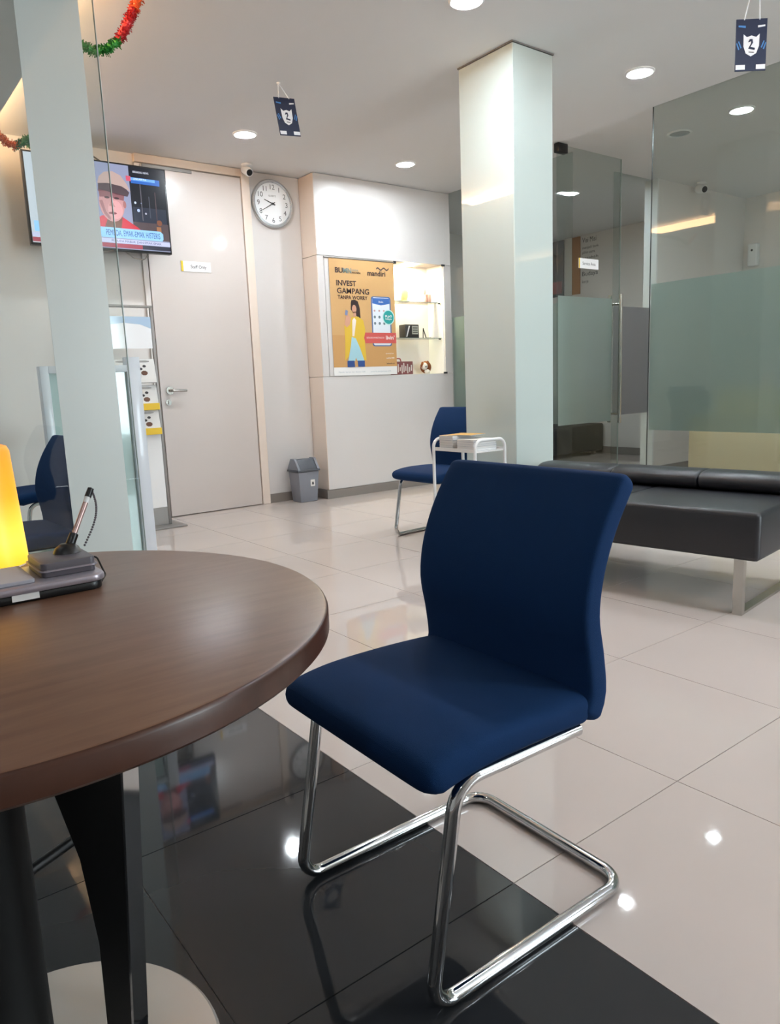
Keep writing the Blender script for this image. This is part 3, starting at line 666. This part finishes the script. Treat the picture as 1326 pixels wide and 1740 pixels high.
# captions
spoly('screen_strip', [(0.735, 0.80), (0.955, 0.80), (0.955, 0.87), (0.735, 0.87)], 6, em('strip', '#2a62b8'))
spoly('screen_strip_light', [(0.735, 0.835), (0.92, 0.835), (0.92, 0.868), (0.735, 0.868)], 7, em('stripl', '#6aa4e8'))
spoly('screen_flag', [(0.70, 0.82), (0.735, 0.82), (0.735, 0.88), (0.70, 0.88)], 7, em('flag', '#c85068'))
spoly('screen_caption', [(0.02, 0.125), (0.94, 0.125), (0.95, 0.15), (0.95, 0.215), (0.93, 0.245), (0.02, 0.245)], 8, em('caption', '#8fc4f6'))
srect('screen_ticker', 0.0, 1.0, 0.065, 0.115, 8, em('ticker', '#b9bede'))
srect('screen_red_bar', 0.0, 0.78, 0.01, 0.06, 8, em('redbar', '#963448'))
srect('screen_dark_bar', 0.78, 1.0, 0.01, 0.06, 8, em('darkbar', '#1b1d33'))
p = U(0.515, 0.152); text('caption_text', 'PEMUDA, EMAK-EMAK HISTERIS', p[0], p[1], 0.058, em('capink', '#1c3f8c'), tv, y=ty-0.0062, width=(SX1-SX0)*0.41, bold=0.0)
p = U(0.55, 0.078); text('ticker_text', 'PEMUDA MABUK DAN EMAK-EMAK', p[0], p[1], 0.022, em('tickink', '#3a3a6a'), tv, y=ty-0.0062, width=(SX1-SX0)*0.38)
p = U(0.755, 0.925); text('title_text', 'BREAKING NEWS', p[0], p[1], 0.02, em('titleink', '#e0e4f4'), tv, y=ty-0.0062, width=(SX1-SX0)*0.12)
p = U(0.755, 0.845); text('title_text', 'JAKARTA', p[0], p[1], 0.016, em('titleink2', '#e8f2ff'), tv, y=ty-0.0062, width=(SX1-SX0)*0.1)
MB().tube(fillet([(1.70, 5.95, 2.835), (1.80, 5.85, 2.76), (1.87, 5.76, 2.68)], 0.08), 0.006, 8).build('power_cable', M_black, tv, smooth=True)
MB().tube(fillet([(1.97, 5.75, 2.07), (2.03, 5.76, 2.03), (2.12, 5.78, 2.025), (2.15, 5.76, 2.07)], 0.03), 0.004, 8).build('signal_cable', mat('cable_grey', '#9a948c', 0.5), tv, smooth=True)

# ================================================================== brochure rack
bk = thing('brochure_rack', 'tall grey-framed brochure rack beside the white door', 'brochure rack', (1.82, 5.6, 0))
rx0, rx1, ry = 1.56, 2.075, 5.60
for x in (rx0, rx1-0.022): box('post', (x, x+0.022, ry-0.012, ry+0.012, 0.012, 1.65), M_gframe, bk, bevel=0.003)
box('top_bar', (rx0, rx1, ry-0.012, ry+0.012, 1.65, 1.668), M_gframe, bk, bevel=0.003)
box('base_plate', (rx0-0.07, rx1+0.07, ry-0.15, ry+0.15, 0, 0.012), M_gframe, bk, bevel=0.003)
hd = box('header_board', (rx0+0.024, rx1-0.024, ry-0.010, ry-0.004, 1.355, 1.585), mat('header_white', '#f4f4f6', 0.15, coat=0.8), bk)
flat('header_blue', [(rx0+0.024, 1.585), (rx1-0.024, 1.585), (rx1-0.024, 1.50), (1.97, 1.53), (1.85, 1.54), (1.70, 1.52), (rx0+0.024, 1.48)], ry-0.0102, mat('header_pale_blue', '#a9c3de', 0.2, coat=0.8), hd)  # pale blue upper part of the header board
box('lower_panel', (rx0+0.024, rx1-0.024, ry-0.010, ry-0.004, 0.15, 0.72), M_white, bk)
box('bottom_panel', (rx0+0.024, rx1-0.024, ry-0.010, ry+0.006, 0.013, 0.149), M_gframe, bk)
for k, (z0, yel) in enumerate(((1.10, False), (0.905, True), (0.72, True))):
    box('shelf', (rx0+0.022, rx1-0.022, ry-0.055, ry+0.004, z0, z0+0.006), M_gframe, bk)
    box('back_plate', (rx0+0.024, rx1-0.024, ry+0.002, ry+0.006, z0+0.006, z0+0.18), mat('rack_back', '#6f6b68', 0.5), bk)
    for s_ in range(3):
        x0 = rx0+0.03+s_*0.155; x1 = x0+0.145
        br = thing('brochure', 'white brochure at the %s of the %s row of the grey rack' % (('left', 'centre', 'right')[s_], ('top', 'middle', 'bottom')[k]), 'brochure', ((x0+x1)/2, ry-0.03, z0+0.006), 'brochures in the rack')
        sl = lambda zz, f: ry-0.048+0.03*(zz-z0)/0.2+f
        hz = 0.178
        MB().add([(x0, sl(z0+0.0065, 0), z0+0.0065), (x1, sl(z0+0.0065, 0), z0+0.0065), (x1, sl(z0+hz, 0), z0+hz), (x0, sl(z0+hz, 0), z0+hz),
                  (x0, sl(z0+0.0065, 0.008), z0+0.0065), (x1, sl(z0+0.0065, 0.008), z0+0.0065), (x1, sl(z0+hz, 0.008), z0+hz), (x0, sl(z0+hz, 0.008), z0+hz)],
                 [(0, 1, 2, 3), (7, 6, 5, 4), (0, 4, 5, 1), (1, 5, 6, 2), (2, 6, 7, 3), (3, 7, 4, 0)]).build('booklet', M_paper, br)
        def sq(nm, u, v, a, b, m_):
            zz = z0+v; mb = MB(); q = [(x0+u+a*dx, zz+b*dz) for dx, dz in circ(0, 0, 1, 1, 8, 22.5, 382.5)]
            mb.add([(x, sl(z_, -0.0008), z_) for x, z_ in q], [tuple(range(8))]); mb.build(nm, m_, br)
        sq('print_dark', 0.065, 0.125, 0.014, 0.010, M_ink); sq('print_dark', 0.035, 0.105, 0.015, 0.010, M_ink); sq('print_brown', 0.06, 0.075, 0.026, 0.018, M_inkb)
        sq('print_title', 0.06, 0.16, 0.05, 0.008, M_gframe)
    if yel: box('yellow_strip', (rx0+0.026, rx1-0.03, ry-0.060, ry-0.0555, z0-0.004, z0+0.046), M_yellow, bk)

# ================================================================== poster
ps = thing('poster', 'orange hanging poster INVEST GAMPANG TANPA WORRY on the white wall', 'poster', (4.1, 5.71, 1.1))
px0, px1, pz0, pz1, py = 3.744, 4.468, 1.188, 2.142, 5.7135
M_or = mat('poster_orange', '#cda26c', 0.5, var=0.03, vscale=3)
box('sheet', (px0, px1, py, py+0.0015, 1.112, pz1), M_paper, ps)
MB().tube([(px0-0.05, py+0.002, pz1+0.004), (px1+0.02, py+0.002, pz1+0.004)], 0.0075, 10).build('top_rail', M_gframe, ps, smooth=True)
MB().box(px1+0.005, px1+0.03, py-0.006, py+0.008, pz1-0.008, pz1+0.016).build('rail_cap', M_dark, ps)
def Q(u, v): return (px0+(px1-px0)*u, pz0+(pz1-pz0)*v)
def pp(name, pts, lay, m_, par=None): return flat(name, [Q(*p) for p in pts], py-0.0006*(lay-1), m_, ps, 0.0006)
def pm(n_, c, r_=0.5): return mat('print_'+n_, c, r_)
pp('orange_field', [(0, 0), (1, 0), (1, 1), (0, 1)], 1, M_or)
M_pt = pm('text', '#3a2c2c')
def ptx(name, s_, u, v, h, wd, m_=M_pt, lay=6, bold=0.02):
    q = Q(u, v); return text(name, s_, q[0], q[1], h, m_, ps, y=py-0.0006*lay, width=wd*(px1-px0), bold=bold)
ptx('headline', 'INVEST', 0.095, 0.755, 0.066, 0.30); ptx('headline', 'GAMPANG', 0.10, 0.685, 0.066, 0.49); ptx('headline', 'TANPA WORRY', 0.105, 0.633, 0.046, 0.455)
ptx('logo_text', 'BU', 0.085, 0.872, 0.062, 0.115, bold=0.03); ptx('logo_text', 'MN', 0.205, 0.872, 0.062, 0.125, pm('teal_grey', '#7d8f8a'), bold=0.03)
ptx('logo_small', 'UNTUK', 0.34, 0.893, 0.02, 0.10, pm('teal_grey', '#7d8f8a')); ptx('logo_small', 'INDONESIA', 0.34, 0.872, 0.02, 0.13)
ptx('bank_name', 'mandiri', 0.575, 0.862, 0.066, 0.285)
wv = []
for i in range(17): u = 0.72+0.20*i/16; wv.append((u, 0.936+0.010*math.sin(i/16*math.pi*4.2)+0.004*i/16))
pp('logo_wave', wv+[(u, v-0.014) for u, v in reversed(wv)], 2, pm('wave', '#4a3a3c'))
# floor shade band in the picture and the phone
pp('picture_ground', [(0, 0), (1, 0), (1, 0.30), (0, 0.30)], 2, pm('ground', '#c89860'))
pp('phone_body', [((x-px0)/(px1-px0), (z-pz0)/(pz1-pz0)) for x, z in rrect(*[Q(0.615, 0)[0], Q(0.93, 0)[0], Q(0, 0.195)[1], Q(0, 0.67)[1]], 0.025)], 3, pm('phone', '#4a6a9a'))
pp('phone_screen', [((x-px0)/(px1-px0), (z-pz0)/(pz1-pz0)) for x, z in rrect(*[Q(0.632, 0)[0], Q(0.912, 0)[0], Q(0, 0.205)[1], Q(0, 0.66)[1]], 0.02)], 4, pm('phonescreen', '#dfe4ea'))
pp('phone_header', [(0.635, 0.605), (0.70, 0.595), (0.77, 0.588), (0.84, 0.595), (0.91, 0.605), (0.91, 0.655), (0.635, 0.655)], 5, pm('phoneblue', '#3f6db4'))
ptx('phone_title', 'livin', 0.735, 0.612, 0.022, 0.07, M_paper, 7)
for r_ in range(2):
    for c_ in range(3): pp('app_icon', circ(0.665+0.075*c_, 0.475-0.06*r_, 0.018, 0.014, 10), 5, pm('icon', '#6e7f86'))
for c_ in range(3): pp('app_icon', circ(0.665+0.075*c_, 0.535, 0.014, 0.010, 10), 5, pm('iconr', '#c79a98'))
pp('badge', circ(0.885, 0.475, 0.098, 0.074, 28), 6, pm('badgew', '#bfe3e0')); pp('badge_fill', circ(0.885, 0.475, 0.084, 0.064, 28), 7, pm('badge', '#259d98'))
ptx('badge_text', 'Rp0', 0.83, 0.475, 0.03, 0.11, M_paper, 9); ptx('badge_text', 'biaya', 0.835, 0.452, 0.022, 0.10, M_paper, 9)
pp('red_banner', [(0.50, 0.225), (1.0, 0.225), (1.0, 0.325), (0.50, 0.325), (0.48, 0.275)], 6, pm('red', '#cf5a55'))
ptx('banner_text', 'SOLUSI INVESTASI DI', 0.52, 0.27, 0.02, 0.28, M_paper, 8, 0.0); ptx('banner_text', "livin'", 0.83, 0.262, 0.05, 0.14, M_paper, 8)
# the woman in a yellow coat
pp('figure_hair', [(0.30, 0.60), (0.31, 0.625), (0.36, 0.632), (0.41, 0.615), (0.435, 0.55), (0.44, 0.46), (0.40, 0.47), (0.34, 0.50), (0.295, 0.54)], 3, pm('hair', '#33211e'))
pp('figure_face', circ(0.348, 0.545, 0.034, 0.038, 18), 4, pm('skin', '#cf9a80'))
pp('figure_neck', [(0.33, 0.47), (0.375, 0.47), (0.37, 0.52), (0.335, 0.52)], 4, pm('skin', '#cf9a80'))
pp('figure_coat', [(0.175, 0.06), (0.19, 0.25), (0.185, 0.38), (0.24, 0.44), (0.33, 0.475), (0.40, 0.475), (0.48, 0.44), (0.505, 0.35), (0.49, 0.22), (0.505, 0.06), (0.46, 0.07), (0.40, 0.20), (0.30, 0.22), (0.23, 0.10)], 4, pm('coat', '#dcb63c'))
pp('figure_shirt', [(0.30, 0.29), (0.31, 0.44), (0.34, 0.465), (0.37, 0.44), (0.33, 0.29)], 5, pm('shirt', '#e6d9cf'))
pp('figure_skirt', [(0.22, 0.055), (0.27, 0.20), (0.29, 0.285), (0.35, 0.27), (0.41, 0.18), (0.47, 0.06), (0.36, 0.06), (0.34, 0.09), (0.325, 0.055)], 5, pm('skirt', '#a3cbd6'))
pp('figure_boot', [(0.205, 0.0), (0.32, 0.0), (0.315, 0.06), (0.205, 0.06)], 6, pm('boot', '#2f4a83')); pp('figure_boot', [(0.37, 0.0), (0.475, 0.0), (0.475, 0.06), (0.365, 0.06)], 6, pm('boot', '#2f4a83'))
pp('figure_arm', [(0.19, 0.40), (0.215, 0.475), (0.245, 0.50), (0.29, 0.45), (0.27, 0.40), (0.22, 0.37)], 6, pm('skin', '#cf9a80'))
pp('figure_phone', [(0.20, 0.49), (0.235, 0.48), (0.25, 0.525), (0.215, 0.535)], 7, pm('phonesm', '#7b86a8'))
ptx('small_print', 'download livin', 0.82, 0.12, 0.016, 0.13, M_paper, 3, 0.0); ptx('small_print', 'mandiri call 14000', 0.83, 0.075, 0.018, 0.13, M_paper, 3); ptx('small_print', 'bankmandiri.co.id', 0.83, 0.022, 0.018, 0.13, M_pt, 3)
q_ = pz0-0.05
text('footer_text', 'Mandiri berizin dan diawasi OJK', px0+0.05, q_, 0.018, pm('footgrey', '#aab4ba'), ps, y=py-0.0006, width=0.30); text('footer_text', 'peserta penjaminan LPS', px0+0.41, q_, 0.018, pm('footgrey', '#aab4ba'), ps, y=py-0.0006, width=0.24)

# ================================================================== niche shelves and contents
M_shelfg = glass_mat('shelf_glass', (0.80, 0.83, 0.80))
nl = thing('niche_light', 'warm spotlight set in the top of the lit display niche', 'niche light', (4.78, 5.86, NZ1))
MB().lathe([(0.05, 0.0), (0.05, -0.006), (0.04, -0.008)], (4.78, 5.86, NZ1+0.003), 24).build('lens', mat('niche_lens', '#fff4dc', 0.5, emit=(1.0, 0.80, 0.50), estr=800.0), nl)
MB().lathe([(0.06, 0.0), (0.06, -0.007), (0.05, -0.007), (0.05, 0.0)], (4.78, 5.86, NZ1+0.003), 24, cap=False).build('ring', M_chromeb, nl, smooth=True)
for z, lb in ((1.797, 'upper clear glass shelf in the lit display niche'), (1.452, 'lower clear glass shelf in the lit display niche')):
    s_ = thing('glass_shelf', lb, 'shelf', (4.75, 5.85, z))
    box('pane', (NX0+0.008, NX1-0.008, 5.755, 5.962, z, z+0.006), M_shelfg, s_)
    box('front_edge', (NX0+0.008, NX1-0.008, 5.7535, 5.755, z, z+0.006), mat('shelf_edge', '#8fa09a', 0.2), s_)
    for x in (NX0+0.02, NX1-0.035): MB().tube([(x, 5.77, z-0.003), (x+0.02, 5.77, z-0.003)], 0.008, 10).build('clip', M_dark, s_, smooth=True)
cl_ = MB().box(NX1-0.03, NX1+0.012, 5.708, 5.719, NZ1-0.012, NZ1+0.006).build('corner_clip', M_dark); tag(cl_, 'small dark clip at the upper right corner of the niche', 'clip', 'niche corner clips')
cl_ = MB().box(NX1-0.03, NX1+0.012, 5.708, 5.719, NZ0-0.006, NZ0+0.012).build('corner_clip', M_dark); tag(cl_, 'small dark clip at the lower right corner of the niche', 'clip', 'niche corner clips')
it = thing('trophy', 'pale yellow glass trophy on the upper niche shelf', 'trophy', (4.70, 5.86, 1.803))
M_amb = mat('amber_glass', '#f2e39a', 0.15, coat=1.0)
MB().box(4.655, 4.745, 5.83, 5.89, 1.803, 1.825).build('base', M_amb, it, bevel=0.004)
MB().prism([(4.665, 1.8255), (4.735, 1.8255), (4.755, 1.90), (4.70, 1.955), (4.675, 1.88)], 5.85, 5.87, 'xz').build('blade', M_amb, it, bevel=0.003)
it = thing('figurine', 'pink figurine on the upper niche shelf at right', 'figurine', (4.97, 5.85, 1.803))
MB().lathe([(0.03, 0), (0.032, 0.02), (0.024, 0.06), (0.012, 0.08), (0.02, 0.10), (0.016, 0.13), (0.003, 0.14)], (4.95, 5.85, 1.803), 18).build('body', mat('pinkish', '#d9aa96', 0.4), it, smooth=True)
MB().box(4.985, 5.03, 5.83, 5.87, 1.803, 1.89).build('side_block', mat('pinkish2', '#e2b9a4', 0.4), it, bevel=0.006)
it = thing('desk_clock', 'dark box with pale display on the lower niche shelf', 'box', (4.74, 5.84, 1.458))
box('case', (4.655, 4.83, 5.80, 5.90, 1.458, 1.59), mat('case_dark', '#2b2725', 0.4), it, bevel=0.006)
box('display', (4.74, 4.815, 5.797, 5.7995, 1.495, 1.575), mat('display_pale', '#a9a79a', 0.4), it)
for k in range(3): box('display_line', (4.747, 4.808, 5.7955, 5.7968, 1.508+k*0.022, 1.516+k*0.022), mat('case_dark', '#2b2725'), it)
MB().prism([(4.665, 1.47), (4.675, 1.47), (4.715, 1.575), (4.70, 1.575)], 5.797, 5.7995, 'xz').build('stripe', M_paper, it)
it = thing('display_stand', 'thin dark easel stand on the lower niche shelf at right', 'stand', (4.96, 5.84, 1.458))
MB().tube([(4.945, 5.83, 1.461), (4.925, 5.85, 1.56)], 0.005, 8).tube([(4.945, 5.83, 1.461), (4.985, 5.80, 1.461)], 0.005, 8).tube([(4.93, 5.86, 1.461), (4.925, 5.85, 1.55)], 0.004, 8).build('easel', M_dark, it, smooth=True)
it = thing('gift_box', 'red and white patterned box on the niche floor behind the poster edge', 'box', (4.58, 5.82, NZ0))
box('body', (4.43, 4.72, 5.78, 5.88, NZ0, NZ0+0.125), mat('box_maroon', '#7a4444', 0.5), it, bevel=0.003)
for k in range(12):
    x = 4.435+k*0.0235; box('pattern', (x, x+0.011, 5.7782, 5.7797, NZ0+0.01+(k % 3)*0.012, NZ0+0.07+(k*7 % 5)*0.01), mat('box_cream', '#d8cfc6', 0.5), it)
MB().tube(fillet([(4.52, 5.83, NZ0+0.125), (4.53, 5.83, NZ0+0.155), (4.60, 5.83, NZ0+0.155), (4.61, 5.83, NZ0+0.125)], 0.015), 0.006, 8).build('bow', mat('box_red', '#9c3a38', 0.5), it, smooth=True)
it = thing('plush_dog', 'small brown and white plush toy on the niche floor', 'plush toy', (4.92, 5.83, NZ0))
M_brown = mat('plush_brown', '#8a4f28', 0.9, bump=0.5, bscale=300); M_pw = mat('plush_white', '#e6ded2', 0.9, bump=0.5, bscale=300)
def ball(mb, c, rx, ry_, rz_, n=14):
    pr = [(max(0.001, math.sin(math.pi*i/10)), -math.cos(math.pi*i/10)) for i in range(11)]
    b = MB().lathe(pr, (0, 0, 0), n); return mb.add([(c[0]+v.x*rx, c[1]+v.y*ry_, c[2]+v.z*rz_) for v in b.v], b.f)
ball(MB(), (4.945, 5.85, NZ0+0.066), 0.062, 0.05, 0.062).build('body', M_brown, it, smooth=True)
ball(MB(), (4.893, 5.81, NZ0+0.075), 0.036, 0.034, 0.036).build('head', M_pw, it, smooth=True)
ball(ball(MB(), (4.868, 5.81, NZ0+0.088), 0.014, 0.016, 0.034), (4.925, 5.795, NZ0+0.095), 0.016, 0.016, 0.034).build('ears', M_brown, it, smooth=True)
ball(MB(), (4.92, 5.80, NZ0+0.022), 0.03, 0.028, 0.022).build('paws', M_pw, it, smooth=True)
ball(MB(), (4.886, 5.777, NZ0+0.07), 0.008, 0.006, 0.006, 10).build('nose', M_black, it, smooth=True)

# ================================================================== hanging cards
M_card = mat('card_navy', '#151f3f', 0.4); M_cw = mat('card_white', '#e8ebf2', 0.5); M_cb = mat('card_blue', '#4a86c8', 0.4)
def hang_card(c, facing, tilt, wd, ht, hook, label):
    """c = centre, facing = horizontal unit vector of the card's width axis, tilt = lean in its own plane"""
    t = thing('hanging_card', label, 'card', hook, 'hanging promotion cards')
    ax_ = Vector(facing).normalized(); upv = Vector((0, 0, 1)); nrm = ax_.cross(upv)  # towards the viewer side
    a2 = (ax_+upv*tilt[0]).normalized(); u2_ = (upv+ax_*tilt[1]).normalized(); c = Vector(c)
    def plate(name, pts, d, m_, th=0.0012):
        n = len(pts); q = [c+a2*p[0]*wd/2+u2_*p[1]*ht/2+nrm*d for p in pts]
        return MB().add(q+[v+nrm*th for v in q], [tuple(range(n)), tuple(range(2*n-1, n-1, -1))]+[(i, i+n, (i+1) % n+n, (i+1) % n) for i in range(n)]).build(name, m_, t)
    plate('board', [(-1, -1), (1, -1), (1, 1), (-1, 1)], 0, M_card, 0.004)
    plate('shield', [(-0.52, 0.42), (-0.30, 0.30), (0, 0.36), (0.30, 0.30), (0.52, 0.42), (0.50, -0.05), (0.34, -0.32), (0.0, -0.44), (-0.34, -0.32), (-0.50, -0.05)], 0.0045, M_cw)
    plate('numeral', [(-0.22, 0.10), (-0.12, 0.22), (0.06, 0.22), (0.10, 0.08), (-0.06, -0.08), (0.24, -0.12), (0.22, -0.20), (-0.20, -0.14), (-0.02, 0.06), (-0.02, 0.14), (-0.10, 0.12)], 0.006, M_card)
    plate('shield_line', [(-0.16, -0.26), (0.18, -0.28), (0.18, -0.31), (-0.16, -0.29)], 0.006, M_ink)
    for s_ in (-1, 1):
        plate('blue_streak', [(s_*0.62, -0.10), (s_*0.70, -0.12), (s_*0.86, 0.14), (s_*0.80, 0.16)], 0.0045, M_cb)
        plate('blue_streak', [(s_*0.76, -0.16), (s_*0.84, -0.18), (s_*0.97, 0.06), (s_*0.93, 0.10)], 0.0045, M_cb)
        plate('bottom_tag', [(s_*0.36, -0.94), (s_*0.96, -0.94), (s_*0.96, -0.76), (s_*0.36, -0.76)], 0.0045, M_cw)
        plate('top_logo', [(s_*0.40, 0.66), (s_*0.86, 0.70), (s_*0.86, 0.76), (s_*0.40, 0.74)], 0.0045, M_cb if s_ < 0 else M_cw)
    st = MB()
    for s_ in (-0.5, 0.5): st.tube([Vector(hook)-upv*0.008+ax_*0.008*s_, c+a2*s_*wd/2+u2_*ht*0.48+nrm*0.004], 0.0028, 6)
    st.build('string', M_cw, t)
    MB().lathe([(0.012, 0), (0.012, -0.006), (0.004, -0.014)], hook, 12).build('hook', M_white, t, smooth=True)
hang_card((2.508, 4.205, 2.652), (1, 0.0, 0), (0.10, -0.16), 0.145, 0.213, (2.462, 4.205, 2.838), 'navy promotion card hanging from the ceiling left of the poster wall')
hang_card((3.624, 1.907, 2.49), (0.793, -0.608, 0), (0.0, 0.0), 0.141, 0.219, (3.655, 1.90, 2.838), 'navy promotion card hanging from the ceiling at the upper right corner')

# ================================================================== tinsel garlands
M_tr = mat('tinsel_red', '#b3242a', 0.35, metal=0.3); M_tor = mat('tinsel_orange', '#d0582c', 0.35, metal=0.3); M_tg = mat('tinsel_green', '#2f8a35', 0.35, metal=0.3); M_tdg = mat('tinsel_dark_green', '#1f6a48', 0.35, metal=0.3)
def garland(name, label, segs, rad):
    t = thing(name, label, 'garland', tuple(segs[0][1][0]))
    for nm, pts, m_ in segs:
        P = [Vector(p) for p in pts]; mb = MB(); path = []
        for i in range(len(P)-1):
            for k in range(8): path.append(P[i].lerp(P[i+1], k/8))
        path.append(P[-1])
        path = [p+Vector((random.uniform(-1, 1), random.uniform(-1, 1), random.uniform(-1, 1)))*rad*0.12 for p in path]
        mb.tube(path, [rad*random.uniform(0.45, 0.85) for _ in path], 9)
        for p in path:
            for _ in range(14):
                d = Vector((random.gauss(0, 1), random.gauss(0, 1), random.gauss(0, 1))).normalized(); s_ = d.orthogonal().normalized()*rad*0.22
                q = p+d*rad*random.uniform(0.8, 1.25); e = s_.cross(d)*0.8
                mb.add([p+d*rad*0.3-s_, p+d*rad*0.3+s_, q+e*0.5, q-e*0.5], [(0, 1, 2, 3)])
        mb.build(nm, m_, t)
garland('tinsel_garland', 'red and green paper garland hanging from the ceiling above the television',
        [('green_stretch', [(1.05, 3.6, 2.60), (1.11, 3.6, 2.545), (1.18, 3.6, 2.525), (1.24, 3.6, 2.545), (1.29, 3.6, 2.59)], M_tg),
         ('red_stretch', [(1.29, 3.6, 2.59), (1.33, 3.6, 2.65), (1.355, 3.6, 2.70), (1.375, 3.6, 2.74)], M_tr),
         ('orange_stretch', [(1.375, 3.6, 2.74), (1.40, 3.6, 2.79), (1.42, 3.6, 2.838)], M_tor)], 0.026)
garland('tinsel_garland', 'orange and dark green paper garland at the left edge above the television',
        [('orange_stretch', [(0.98, 5.2, 2.66), (1.06, 5.2, 2.61), (1.12, 5.2, 2.56), (1.17, 5.2, 2.545)], M_tor),
         ('green_stretch', [(1.17, 5.2, 2.545), (1.215, 5.22, 2.575), (1.265, 5.32, 2.63), (1.32, 5.50, 2.68), (1.38, 5.715, 2.715)], M_tdg)], 0.028)
